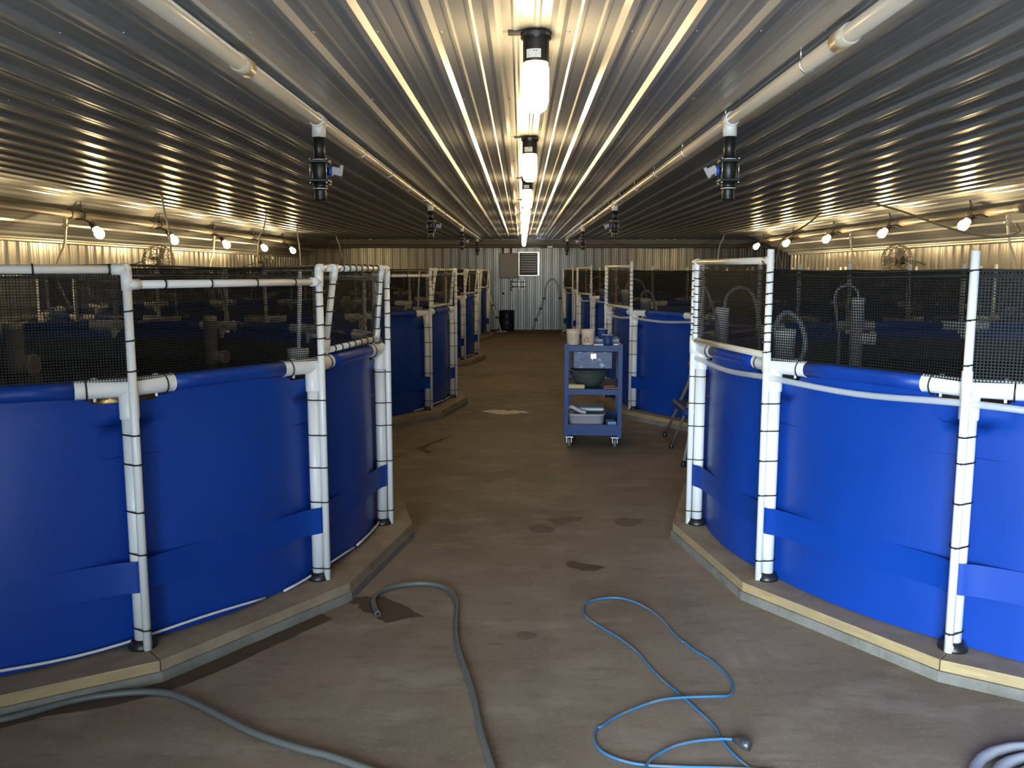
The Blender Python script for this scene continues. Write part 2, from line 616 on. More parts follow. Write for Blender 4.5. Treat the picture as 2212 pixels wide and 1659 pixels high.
def strap_mesh():
    mb = MB()
    prof = []
    for p in range(15):
        for d in (-.487, -.40, -.33, -.27, -.22, -.16, -.10, -.06, -.034, -.02, 0, .02, .034, .06, .10, .16, .22, .27, .33, .40):
            a = R(24 * p) + d / 2.29
            ad = abs(d)
            if ad <= .034:
                r = 2.3185 - (ad / .034) ** 2 * .012
            else:
                f = max(0.0, 1 - (ad - .034) / .26)
                u_ = (d / EDGE) % 1.0
                r0 = 2.2385 + .034 * math.sin(PI * u_) * math.sin(PI * .35)
                r = max(r0, r0 + (2.3065 - r0) * (1 - (1 - f) ** .6))
            prof.append((a, r))
    for z in (.325, .333, .447, .455):
        for a, r in prof:
            mb.v.append((r * math.cos(a), r * math.sin(a), z))
    n = len(prof)
    for j in range(3):
        for i in range(n):
            k = (i + 1) % n
            mb.face((j * n + i, j * n + k, (j + 1) * n + k, (j + 1) * n + i), 0, True)
    return mb.mesh('strap', M['bluecap'])


strap_me = strap_mesh()
inner_mb = MB()
for z in (.84, 1.045):
    for k in range(90):
        inner_mb.v.append((2.222 * math.cos(R(4 * k)), 2.222 * math.sin(R(4 * k)), z))
for k in range(90):
    inner_mb.face((k, (k + 1) % 90, 90 + (k + 1) % 90, 90 + k), 0, True)
inner_me = inner_mb.mesh('inner_lining', M['inner'])
water_mb = MB()
water_mb.lathe([(2.25, .0), (1.5, 0), (.75, 0), (.001, 0)], n=60)
water_mb.f = water_mb.f[:-1] if len(water_mb.f[-1]) > 4 else water_mb.f
water_me = water_mb.mesh('water', M['water'])


def curb(label, cx, cy, angs, s_):   # the row on the hose side has dirty board edges, all but one
    t = thing('tank_curb', label, 'curb', (cx, cy, 0), 0, None)
    ro, ri = (2.462 if s_ < 0 else 2.425), 2.10
    c = MB()
    n = len(angs)
    for z in (0, CH):
        for rr in (ro + .012, ri):
            for a in angs:
                c.v.append((rr * math.cos(a), rr * math.sin(a), z))
    for i in range(n):
        k = (i + 1) % n
        c.face((i, k, 2 * n + k, 2 * n + i))
        c.face((2 * n + i, 2 * n + k, 3 * n + k, 3 * n + i))
        c.face((n + i, 3 * n + i, 3 * n + k, n + k))
    obj('concrete_footing', c, M['conc'], t)
    for i in range(n):
        k = (i + 1) % n
        a, b = angs[i], angs[k]
        g = .0012
        mb = MB()
        da = g if (b - a) % (2 * PI) < PI else -g
        base = len(mb.v)
        for z in (CH, ZB):
            for rr, aa in ((ro, a + da), (ro, b - da), (ri, b - da), (ri, a + da)):
                mb.v.append((rr * math.cos(aa), rr * math.sin(aa), z))
        for q, m in (((0, 1, 5, 4), 0), ((1, 2, 6, 5), 0), ((2, 3, 7, 6), 0), ((3, 0, 4, 7), 0), ((4, 5, 6, 7), 1), ((3, 2, 1, 0), 0)):
            mb.face(q, m)
        obj('timber_board', mb, [M['wood'] if s_ > 0 or i == 2 else M['woodtop'], M['woodtop']], t)
    return t


def tank(label, cx, cy, angs, s_, front):
    t = thing('fish_tank', label, 'fish tank', (cx, cy, 0))
    lin = obj('liner', liner_me, None, t, rotz=angs[0])
    obj('strap', strap_me, None, t, rotz=angs[0])
    obj('inner_lining', inner_me, None, t, rotz=angs[0], label='dark algae stained lining above the water')
    obj('water', water_me, None, t, loc=(0, 0, .87), label='dark brown water surface')
    for a in angs:
        p = (RL * math.cos(a), RL * math.sin(a), 0)
        lg = obj('frame_leg', leg_me, None, t, p, a)
        f = obj('foot_cap', foot_me, None, lg)
        obj('rim_tee', tee_me, None, t, (p[0], p[1], ZR), a)
    return t


def rope_bits(t, angs, spans):
    for a0, a1 in spans:
        n = max(4, int(abs(a1 - a0) / 2))
        pts = []
        for k in range(n + 1):
            a = R(a0 + (a1 - a0) * k / n)
            lift = .012 * math.sin(PI * k / n) + (.02 * math.sin(7 * a) ** 2)
            pts.append((2.268 * math.cos(a), 2.268 * math.sin(a), ZB + .012 + lift))
        mb = MB().tube(pts, .006, 8)
        obj('hem_rope', mb, M['rope'], t, label='white rope at the hem of the liner')


def fence(label, cx, cy, angs, s_, front, ties):
    """net fence on thin poles; vertex 0 and 1 hold the gate"""
    t = thing('net_fence', label, 'net fence', (cx, cy, 0))
    n = len(angs)
    left = s_ < 0
    V = [Vector((RT * math.cos(a), RT * math.sin(a), 0)) for a in angs]
    rnd = random.Random(int(cy * 10) + s_)
    tops = []
    for j in range(n):
        if left:
            zt = 1.61
        else:
            zt = {0: 1.655, 1: 1.70, 2: 1.675}.get(j, 1.66)
        tops.append(zt)
        mb = MB().lathe([(.0168, ZB + .002), (.0168, zt)], n=12)
        if left:
            mb.tube([(0, 0, zt - .085), (0, 0, zt - .012)], .021, 12)
            mb.lathe([(.021, zt - .012), (.018, zt + .008), (.010, zt + .018), (.001, zt + .02)], n=12)
        else:
            mb.lathe([(.0168, 1.12), (.0205, 1.121), (.0205, 1.22), (.0168, 1.221)], n=12)
        obj('fence_pole', mb, M['pvc'], t, V[j], angs[j])
    # netting
    mb = MB()
    mb.uv = []
    rr = RT - .019
    N_ = [Vector((rr * math.cos(a), rr * math.sin(a), 0)) for a in angs]
    L = 0.0
    ztop = 1.622 if left else 1.605
    for j in range(n):
        k = (j + 1) % n
        if j == 0:
            continue
        A, B = N_[j], N_[k]
        e = (B - A).length
        SUB = 6
        base = len(mb.v)
        for q in range(SUB + 1):
            f = q / SUB
            p = A.lerp(B, f)
            inw = p.normalized()
            for z, dn in ((1.15, .012), (1.35, .03), (ztop, 0.0)):
                sag = dn * math.sin(PI * f)
                zz = z - (.012 * math.sin(PI * f) if z > 1.5 else 0)
                pp = p - inw * sag
                mb.v.append((pp.x, pp.y, zz))
                mb.uv.append((L + f * e, zz))
        for q in range(SUB):
            for w in range(2):
                b0 = base + q * 3 + w
                mb.face((b0, b0 + 3, b0 + 4, b0 + 1))
        L += e
    obj('net', mb, M['netL' if left else 'netR'], t)
    # black edge cord
    mb = MB()
    for dz in ((0,) if left else (0, -.022)):
        pts = []
        for j in list(range(1, n)) + [0]:
            k = (j + 1) % n
            pts.append(N_[j] + Vector((0, 0, ztop + dz)))
            if j != 0:
                mid = N_[j].lerp(N_[k], .5)
                pts.append(mid + Vector((0, 0, ztop + dz - .012)))
        mb.tube(pts, .005 if left else .0045, 6)
    obj('edge_cord', mb, M['tie'], t)
    # rails
    def rail(a, b, r=.0165):
        mb = MB().tube([a, b], r, 12)
        d = (b - a).normalized()
        mb.tube([a, a + d * .05], .021, 12)
        mb.tube([b - d * .05, b], .021, 12)
        return mb
    zr = 1.548
    if left:
        for j in range(1, n):
            k = (j + 1) % n
            z = 1.605 if j == 2 else zr
            up = Vector((0, 0, z))
            obj('top_rail', rail(V[j] + up, V[k] + up), M['pvc'], t)
            if front and j in (1, 2) or (ties and j == 1):
                e = V[k] - V[j]
                ang = math.atan2(e.y, e.x) + PI / 2
                for q in (.16, .38, .62, .84) if j == 1 else (.06, .32, .7):
                    p = V[j].lerp(V[k], q) + up
                    obj('zip_tie', tie_rail, None, t, p, ang)
    zt = 1.612 if left else 1.648
    up = Vector((0, 0, zt))
    obj('top_rail', rail(V[1] + up, V[0] + up), M['pvc'] if left else M['pvc_old'], t)
    # gate: a rectangle of pipe hung from the top rail, its net tied on
    e = V[0] - V[1]
    inn = -(V[0] + V[1]).normalized()
    ang = math.atan2(e.y, e.x) + PI / 2
    if left:
        f0, f1, zb, sw0, sw1, zbt = .195, .90, 1.212, .03, .03, 1.215
    else:
        f0, f1, zb, sw0, sw1, zbt = 1.0, .955, 1.20, 0.0, 0.0, 1.20
    mb = MB()
    if left:
        a_t, b_t = V[1] + e * f0 + up, V[1] + e * f1 + up
        a_b = V[1] + e * (f0 - .07) + Vector((0, 0, zb)) + inn * sw0
        b_b = V[1] + e * (f1 - .015) + Vector((0, 0, zbt)) + inn * sw1
        for tp, bt in ((a_t, a_b), (b_t, b_b)):
            d = (bt - tp).normalized()
            mb.tube([tp, bt], .0165, 12)
            mb.tube([tp, tp + d * .06], .0215, 12)
            mb.tube([bt - d * .055, bt], .021, 12)
            dd = e.normalized()
            mb.tube([tp - dd * .035, tp + dd * .035], .0215, 12)
            mb.lathe([(.001, -.021), (.015, -.015), (.021, 0), (.015, .015), (.001, .021)], bt, 10)
        mb.tube([a_b, b_b], .0165, 12)
    else:
        a_t, b_t = V[1] + up, V[1] + e * f1 + up
        a_b = V[1] + Vector((0, 0, zb))
        b_b = V[1] + e * f1 + Vector((0, 0, zbt))
        d = Vector((0, 0, -1))
        mb.tube([b_t, b_b], .0165, 12)
        mb.tube([b_t, b_t + d * .06], .0215, 12)
        mb.tube([b_b - d * .055, b_b], .021, 12)
        mb.tube([b_b, a_b], .0165, 12, m=1)
    g = obj('gate_frame', mb, [M['pvc'], M['pvc_old']], t)
    gm = MB()
    gm.uv = []
    for p in (a_b, b_b, b_t - Vector((0, 0, .012)), a_t - Vector((0, 0, .012))):
        gm.v.append(tuple(p))
        gm.uv.append(((p - V[1]).dot(e.normalized()), p.z))
    gm.face((0, 1, 2, 3))
    obj('gate_net', gm, M['netL' if left else 'netR'], g)
    if left:       # grey flexible sleeve tying the gate edge to the next pole
        q0 = V[0] + inn * .02
        pts = [q0 + Vector((0, 0, 1.59)), q0 + Vector((0, 0, 1.45)) + inn * .02, q0 + Vector((0, 0, 1.33)) + inn * .045 - e * .03,
               q0 + Vector((0, 0, 1.24)) + inn * .04 - e * .05, q0 + Vector((0, 0, 1.20)) - e * .1]
        obj('hinge_sleeve', MB().tube(spline(pts, 5), .021, 10), M['greyhose'], t, label='dark ribbed sleeve')
    # zip ties
    if ties:
        for j in ((0, 1, 2, 3) if front else (0, 1)):
            for z in (.17, .50, .68, .84, .985):
                z += rnd.uniform(-.03, .03)
                p = Vector((RL * math.cos(angs[j]), RL * math.sin(angs[j]), z))
                obj('zip_tie', tie_big, None, t, p, angs[j])
            zs = (1.21, 1.28, 1.35, 1.43, 1.50) if left else (1.22, 1.26, 1.30, 1.345, 1.39, 1.44, 1.49, 1.54, 1.59)
            if left and j >= 2:
                zs = (1.22, 1.33, 1.45)
            if not left and j >= 2:
                zs = (1.24, 1.42, 1.60)
            for z in zs:
                p = Vector((V[j].x, V[j].y, z + rnd.uniform(-.008, .008)))
                obj('zip_tie', tie_small, None, t, p, angs[j] + rnd.uniform(-.6, .6))
            if front:
                for sg in (-1, 1):
                    d = Vector((-math.sin(R(12)), sg * math.cos(R(12)), 0)) * .15
                    d.rotate(Matrix.Rotation(angs[j], 3, 'Z'))
                    obj('zip_tie', tie_ring, None, t, Vector((RL * math.cos(angs[j]), RL * math.sin(angs[j]), ZR - .004)) + d, angs[j] + sg * R(12))
        if left:
            for q in range(1, 8):
                f = q / 8
                obj('zip_tie', tie_rail, None, t, a_t.lerp(b_t, f), ang)
                obj('zip_tie', tie_rail, None, t, a_b.lerp(b_b, f), ang)
            for q in range(1, 6):
                for tp, bt in ((a_t, a_b), (b_t, b_b)):
                    obj('zip_tie', tie_small, None, t, tp.lerp(bt, q / 6 + .02))
        else:
            for q in range(1, 10):
                obj('zip_tie', tie_small, None, t, b_t.lerp(b_b, q / 10))
    return t


NAMES = {
    (-1, 0): 'beside the grey hose', (1, 0): 'beside the blue cord',
    (-1, 1): 'second in the hose row', (1, 1): 'behind the cart',
    (-1, 2): 'third in the hose row', (1, 2): 'third in the cart row',
    (-1, 3): 'by the leaning pole', (1, 3): 'by the tube arch'}
CY = [4.96, 10.28, 15.62, 20.95]
TANK = {}
for s_ in (-1, 1):
    for i, cy in enumerate(CY):
        cx = -3.12 if s_ < 0 else 3.34
        ph = (1.9, 0.0, 1.0, 1.5)[i] if s_ < 0 else (2.4, 1.2, 1.5, 1.5)[i]
        if s_ < 0:
            angs = [R(ph - 24 * j) for j in range(15)]
        else:
            angs = [R(180 - ph + 24 * j) for j in range(15)]
        nm = NAMES[(s_, i)]
        TANK[(s_, i)] = (cx, cy, angs, nm)
        curb('timber topped concrete curb under the tank ' + nm, cx, cy, angs, s_)
        t = tank('round blue vinyl fish tank on white legs ' + nm, cx, cy, angs, s_, i == 0)
        if s_ < 0:
            a = math.degrees(angs[0])
            rope_bits(t, angs, [(a - 96, a - 74), (a - 71, a - 33), (a - 30, a - 14), (a - 13, a + 3)] if i == 0 else [(a - 30, a - 12), (a - 10, a + 4)])
        else:
            # clear air line slung below the rim
            pts = []
            for j in range(0, 5):
                A = Vector((2.325 * math.cos(angs[j]), 2.325 * math.sin(angs[j]), ZR - .058))
                B = Vector((2.325 * math.cos(angs[j + 1]), 2.325 * math.sin(angs[j + 1]), ZR - .058))
                pts.append(Vector((A.x * .997, A.y * .997, A.z)))
                mid = A.lerp(B, .5)
                pts.append(Vector((mid.x, mid.y, ZR - .078)))
            al = obj('air_line', MB().tube(spline(pts, 5), .0145, 8), M['clear'], None, (cx, cy, 0))
            tag(al, 'clear air tube slung under the rim of the tank ' + nm, 'air tube', 'air tubes under tank rims')
        fence('black net fence on thin white poles round the tank ' + nm, cx, cy, angs, s_, i == 0, i < 3)


# ------------------------------------------------------------------ pipes and hoses standing in the tanks
def standpipe(label, x, y, ztop, r, tee=None, stick=None, m='pvc', z0=.12):
    t = thing('standpipe', label, 'drain pipe', (x, y, 0), 0, 'drain pipes standing in the tanks')
    mb = MB().lathe([(r, z0), (r, ztop - .05), (r * 1.02, ztop - .05), (r * 1.02, ztop), (r * .86, ztop), (r * .86, ztop - .12)], n=18)
    mb.f = mb.f[:-1]; mb.m = mb.m[:-1]; mb.sm = mb.sm[:-1]
    obj('pipe', mb, M[m], t)
    if tee:
        z, ang, ln = tee
        d = Vector((math.cos(ang), math.sin(ang), 0))
        obj('side_branch', MB().tube([Vector((0, 0, z)), d * ln + Vector((0, 0, z))], r * .95, 14).tube([d * (ln - .03) + Vector((0, 0, z)), d * ln + Vector((0, 0, z))], r * 1.12, 14), M[m], t)
    if stick:
        obj('inlet_tube', MB().tube([(0, 0, ztop - .1), (.01, 0, ztop + .15), (.02, .01, stick)], .011, 8), M['pvc'], t)
    return t


def hose(label, pts, r, m='clear', name='hose', cat='hose', group=None, n=8):
    o = obj(name, MB().tube(spline(pts, n), r, 10), M[m])
    return tag(o, label, cat, group)


for i in range(4):
    cx, cy, angs, nm = TANK[(-1, i)]
    ox, oy = cx + 3.12, cy - 4.96
    standpipe('short wide white pipe inside the rim of the tank ' + nm, ox - 1.19, oy + 4.56, 1.19, .055, stick=1.60)
    standpipe('cream drain pipe with a side branch in the tank ' + nm, ox - 2.45, oy + 6.75, 1.25, .05, tee=(.93, -.25, .13), m='pvc_old')
    if i == 0:
        standpipe('stout cream pipe with a low branch in the tank ' + nm, -3.66, 6.15, 1.23, .068, tee=(.93, -.1, .15), m='pvc_old')
    cx, cy, angs, nm = TANK[(1, i)]
    ox, oy = cx - 3.34, cy - 4.97
    standpipe('short white pipe with a hose loop in the tank ' + nm, ox + 1.43, oy + 4.70, 1.285, .056)
    hose('pale hose looping over the short pipe in the tank ' + nm, [(ox + 1.40, oy + 4.72, 1.16), (ox + 1.385, oy + 4.72, 1.30), (ox + 1.43, oy + 4.70, 1.375), (ox + 1.50, oy + 4.68, 1.33), (ox + 1.53, oy + 4.66, 1.20), (ox + 1.49, oy + 4.66, 1.07), (ox + 1.46, oy + 4.70, .86)], .014, 'coil', group='hoses over the short tank pipes')
    standpipe('white drain pipe by the gate of the tank ' + nm, ox + 1.30, oy + 5.62, 1.365, .044)
    hose('thin hose arching from the gate side pipe of the tank ' + nm, [(ox + 1.31, oy + 5.62, 1.34), (ox + 1.34, oy + 5.66, 1.44), (ox + 1.44, oy + 5.75, 1.49), (ox + 1.56, oy + 5.85, 1.43), (ox + 1.62, oy + 5.9, 1.2), (ox + 1.63, oy + 5.9, .86)], .011, 'coil', group='hoses arching from the gate side pipes')
    if i < 2:
        hose('thin hose running from gate corner to gate pipe, tank ' + nm, [(ox + 1.15, oy + 5.45, 1.50), (ox + 1.20, oy + 5.5, 1.40), (ox + 1.27, oy + 5.58, 1.22), (ox + 1.28, oy + 5.57, .86)], .009, 'coil')
    if i == 0:
        standpipe('tall white drain pipe with a side branch in the tank ' + nm, 2.50, 6.45, 1.40, .048, tee=(1.10, -.1, .13))
        hose('pale hose hooked over the tall drain pipe in the tank ' + nm, [(2.50, 6.45, 1.36), (2.49, 6.45, 1.45), (2.42, 6.46, 1.495), (2.34, 6.47, 1.44), (2.35, 6.47, 1.28), (2.38, 6.47, 1.1), (2.38, 6.48, .86)], .011, 'coil')

# ------------------------------------------------------------------ jar lights down the middle of the ceiling
sock_mb = MB().lathe([(.052, 0), (.055, -.005), (.055, -.025), (.047, -.03), (.047, -.105), (.044, -.108)][::-1], n=20)
sock_mb.box((0, 0, -.004), (.20, .045, .008), bev=.003)
sock_mb.lathe([(.012, -.012), (.012, .012)], (0, -.046, -.02), 8, rot=Matrix.Rotation(PI / 2, 3, 'X'))
sock_me = sock_mb.mesh('socket', M['black'])
jar_me = MB().lathe([(.001, -.282), (.022, -.28), (.038, -.268), (.046, -.24), (.0475, -.16), (.0465, -.125), (.043, -.115), (.043, -.108)], n=20).mesh('glass_jar', M['jar'])
st_mb = MB()
for k in range(6):
    a0, a1 = R(225 + k * 11), R(225 + (k + 1) * 11)
    st_mb.quad(*[(.0478 * math.cos(a), .0478 * math.sin(a), z) for a, z in ((a0, -.098), (a1, -.098), (a1, -.068), (a0, -.068))])
for z, a0, a1 in ((-.075, 258, 276), (-.083, 232, 282), (-.090, 236, 270)):
    A, B = R(a0), R(a1)
    st_mb.quad(*[(.0482 * math.cos(a), .0482 * math.sin(a), zz) for a, zz in ((A, z - .0016), (B, z - .0016), (B, z + .0016), (A, z + .0016))], m=1)
st_me = st_mb.mesh('sticker', [M['sticker'], M['print']])
ORD = ['nearest the doorway', 'second', 'third', 'fourth', 'fifth', 'sixth', 'seventh', 'eighth and last']
for k in range(8):
    lab = 'lit jar light on black socket, ' + (ORD[k] + ' in the ceiling row' if k == 0 else ORD[k] + ' along the ceiling row')
    t = thing('ceiling_light', lab, 'ceiling light', (.05, 3.22 + 2.44 * k, ZC - .002), 0, 'jar lights along the ceiling')
    obj('socket', sock_me, None, t)
    obj('glass_jar', jar_me, None, t)
    obj('sticker', st_me, None, t, label='white paper sticker')

# ------------------------------------------------------------------ water pipes below the ceiling and their drop valves
TEES = [4.66, 10.28, 15.62, 20.95]
ZP = 2.382
for s_ in (-1, 1):
    px = -1.07 if s_ < 0 else 1.09
    side = 'on the hose side' if s_ < 0 else 'on the cart side'
    t = thing('water_pipe', 'long cream water pipe clipped under the ceiling ' + side, 'water pipe', (px, 0, ZP))
    obj('pipe', MB().tube([(0, YF + .1, 0), (0, 8, 0), (0, 16, 0), (-.02 * s_, YB - .5, 0)], .0302, 16), M['pvc_old'], t)
    cy_ = 3.42 if s_ < 0 else 3.05
    obj('coupling', MB().tube([(0, cy_ - .06, 0), (0, cy_ + .06, 0)], .0365, 16), M['pvc_old'], t)
    for y in TEES:
        mb = MB().tube([(0, y - .055, 0), (0, y + .055, 0)], .0375, 16)
        mb.lathe([(.036, -.085), (.036, 0)], (0, y, 0), 16)
        obj('pipe_tee', mb, M['pvc'], t)
    y = 2.2
    while y < YB - 1:
        mb = MB().tube([(.034 * math.cos(R(a)), y, .034 * math.sin(R(a))) for a in range(-210, 40, 25)], .004, 6)
        mb.tube([(-.029, y, .017), (-.03, y, .066)], .004, 6)
        obj('pipe_hook', mb, M['steel'], t)
        y += 1.22
    for i, y in enumerate(TEES):
        v = thing('drop_valve', 'black drop valve hanging under the water pipe by the tank ' + NAMES[(s_, i)], 'valve', (px, y, ZP - .085), 0, 'black drop valves')
        obj('pipe_stub', MB().lathe([(.030, -.125), (.030, .01)], n=16), M['black'], v)
        mb = MB().lathe([(.030, -.24), (.037, -.238), (.037, -.215), (.040, -.21), (.042, -.17), (.040, -.135), (.037, -.13), (.037, -.118), (.030, -.116)], n=18)
        mb.lathe([(.036, -.265), (.036, -.238)], n=18)
        mb.lathe([(.030, -.325), (.033, -.32), (.031, -.30), (.033, -.295), (.031, -.28), (.034, -.262)], n=16)
        for zz in (-.128, -.225):
            mb.box((0, 0, zz), (.105, .105, .014), bev=.012)
        mb.lathe([(.02, 0), (.02, .05)], (0, 0, -.175), 12, rot=Matrix.Rotation(-s_ * PI / 2, 3, 'Y'))
        obj('valve_body', mb, M['black'], v)
        for zz in (-.116, -.2655):
            obj('seal_ring', MB().tube([(.0375 * math.cos(a), .0375 * math.sin(a), zz) for a in [k * PI / 8 for k in range(16)]], .0025, 6, closed=True), M['pvc'], v)
        for bx, by in ((-.043, -.043), (.043, -.043), (.043, .043), (-.043, .043)):
            obj('bolt', MB().lathe([(.004, -.242), (.007, -.24), (.007, -.233), (.003, -.232), (.003, -.12), (.007, -.119), (.007, -.113), (.003, -.11)], (bx, by, 0), 8), M['steel'], v)
        hx = -s_
        mb = MB().lathe([(.026, 0), (.026, .014)], (hx * .052, 0, -.175), 14, rot=Matrix.Rotation(hx * PI / 2, 3, 'Y'))
        obj('handle_ring', mb, M['handle'], v, label='blue ring')
        mb = MB()
        rot = Matrix.Rotation(R(28) * hx * (1 if s_ > 0 else .4), 3, 'Y')
        mb.box((hx * .09, -.004, -.175), (.055, .012, .042), rot=rot, bev=.005)
        mb.box((hx * .112, -.004, -.172 - (.012 if s_ > 0 else .0)), (.018, .014, .06), rot=rot, bev=.005)
        obj('handle', mb, M['ghandle'], v, label='grey lever handle')

# ------------------------------------------------------------------ air pipes, bulbs and drop hoses along the side walls
BY = [3.75, 5.88, 8.03, 10.18, 12.38, 14.58, 16.73, 18.80]
COUNT = {0: 'sixth', 1: 'fifth', 2: 'fourth', 3: 'third', 4: 'second', 5: 'last'}
for s_ in (-1, 1):
    px = 5.22 * s_
    side = 'on the hose side' if s_ < 0 else 'on the cart side'
    t = thing('air_pipe', 'thick dark brown air pipe strapped below the ceiling fold ' + side, 'air pipe', (px, 0, 2.25))
    if s_ < 0:
        pts = [(0, YF + .2, 0), (0, 10, 0), (.02, 20.6, -.01), (-.06, 21.8, -.015), (.1, 22.6, -.02), (.5, 23.0, -.01), (1.6, 23.2, 0), (4.0, 23.22, 0), (5.9, 23.22, 0)]
    else:
        pts = [(0, YF + .2, 0), (0, 10, 0), (.02, 18.0, 0), (.2, 19.4, .01), (.42, 21.0, 0), (.5, 22.6, -.01), (.3, 23.15, -.01), (-.6, 23.22, 0), (-3.0, 23.22, 0), (-4.4, 23.22, 0)]
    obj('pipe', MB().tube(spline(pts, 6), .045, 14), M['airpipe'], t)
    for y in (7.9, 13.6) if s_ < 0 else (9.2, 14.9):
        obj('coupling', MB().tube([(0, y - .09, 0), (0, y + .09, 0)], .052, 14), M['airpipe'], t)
    for y in BY[1:] + [20.7]:
        if s_ > 0 and y > 19:
            continue
        mb = MB()
        hw = .14 if s_ < 0 else .035
        top = Vector((-.06 * s_, y, ZC - 2.25 - .015))
        for d in (-hw, hw):
            mb.tube([top, (-.02 * s_, y + d, .05), (0, y + d, .052)], .005, 6)
            mb.tube([(.05 * math.cos(a), y + d, .05 * math.sin(a)) for a in [k * PI / 8 for k in range(16)]], .006, 6, closed=True)
        mb.tube([(top.x + .012 * math.cos(a), y, top.z + .012 * math.sin(a)) for a in [k * PI / 5 for k in range(10)]], .004, 6, closed=True)
        obj('hanger_strap', mb, M['black'], t)
    for k, y in enumerate(BY):
        if k < 2:
            continue
        lab = 'lit bulb in a black socket %s, %s' % (side, {2: 'sixth from the end wall', 3: 'fifth from the end wall', 4: 'fourth from the end wall', 5: 'third from the end wall', 6: 'second from the end wall', 7: 'closest to the end wall'}[k])
        zb = 2.03 if s_ < 0 else 2.105
        bx = 4.95 * s_
        yy = y + (0 if s_ < 0 else -.32)
        L = thing('bulb_light', lab, 'light bulb', (bx, yy, zb), 0, 'bulbs along the side walls')
        # axis from bulb up to its socket
        ax = Vector((-.55, .25, .62)) if s_ < 0 else Vector((.62, .3, .52))
        ax.normalize()
        q = Vector((0, 0, 1)).rotation_difference(ax).to_matrix()
        obj('bulb', MB().lathe([(.001, -.058), (.035, -.05), (.053, -.024), (.057, 0), (.051, .03), (.034, .065), (.024, .085)], n=14, rot=q), M['bulb'], L)
        sm = MB().lathe([(.044, .078), (.052, .083), (.052, .095), (.040, .105), (.034, .15), (.034, .175), (.02, .185)], n=14, rot=q)
        top = ax * .18
        tgt = Vector((px - bx, 0, 2.25 - zb - .05))
        sm.tube([top, top.lerp(tgt, .5) + Vector((0, 0, .02)), tgt], .011, 6)
        obj('socket', sm, M['black'], L)
    # drop hoses with small taps
    for q, (y, dx) in enumerate([(9.95, .1), (14.75, .15)] if s_ < 0 else [(9.45, -.15), (13.9, -.1)]):
        d = thing('drop_hose', 'hose with tap dropping from the air pipe %s, %s' % (side, 'by the vent' if q == 0 and s_ < 0 else ('by the basket fan' if q == 0 else 'farther down')), 'hose', (px, y, 2.2))
        mb = MB().lathe([(.024, -.055), (.024, .0)], n=12)
        mb.lathe([(.017, -.12), (.017, -.05)], n=12)
        mb.tube([(-.04, 0, -.085), (.04, 0, -.085)], .011, 8)
        obj('tap', mb, M['pvc_old'], d)
        sg = -1 if s_ < 0 else 1
        obj('tube', MB().tube(spline([(0, 0, -.11), (sg * .02, -.02, -.3), (sg * .1 + dx * .3, -.06, -.46), (dx + sg * .2, -.1, -.66), (dx + sg * .05, -.1, -1.05)], 6), .014, 8), M['pvc_old'], d)

# thin white drop tubes that hang from the ceiling into the tanks
for lab, x, y, zt, zb, bend in (
        ('thin white tube hanging into the tank beside the grey floor hose', -3.95, 9.8, 2.22, .9, .03),
        ('thin white tube hanging into the second tank of the grey hose row', -3.95, 12.9, 2.2, .9, -.06),
        ('thin white tube hanging into the third tank of the grey hose row', -4.2, 16.5, 2.2, .9, .02),
        ('short thin tube hanging near the end wall on the grey hose side', -4.35, 20.8, 2.44, 1.9, .05),
        ('thin white tube hanging near the end wall on the cart side', 4.55, 20.3, 2.3, 1.2, -.05)):
    o = obj('air_tube', MB().tube(spline([(x - bend * 3, y, ZC), (x - bend * 2, y, zt), (x - bend, y, zt - .12), (x, y, (zt + zb) / 2), (x + bend, y, zb)], 5), .011, 8), M['pvc_old'])
    tag(o, lab, 'tube', 'thin tubes hanging into tanks')
hose('pale hose slung from the ceiling to the air pipe on the cart side', [(4.0, 10.4, 2.43), (4.35, 10.1, 2.28), (4.75, 9.7, 2.06), (5.05, 9.4, 1.96), (5.25, 9.3, 2.0), (5.25, 9.35, 2.1)], .012, 'airpipe', group=None)
hose('pale hose slung from the ceiling past the bulbs into a tank, cart side', [(4.3, 12.6, 2.44), (4.35, 13.4, 2.3), (4.5, 15.2, 2.12), (4.75, 16.2, 1.95), (4.9, 16.4, 1.6), (4.9, 16.4, 1.0)], .013, 'airpipe', group=None)
hose('thin dark cable sagging along the end wall under the ceiling', [(2.2, 23.0, 2.4), (2.8, 23.1, 2.27), (3.5, 23.15, 2.2), (4.4, 23.15, 2.22), (5.0, 23.1, 2.35), (5.1, 23.0, 2.43)], .008, 'airpipe', name='cable', cat='cable')


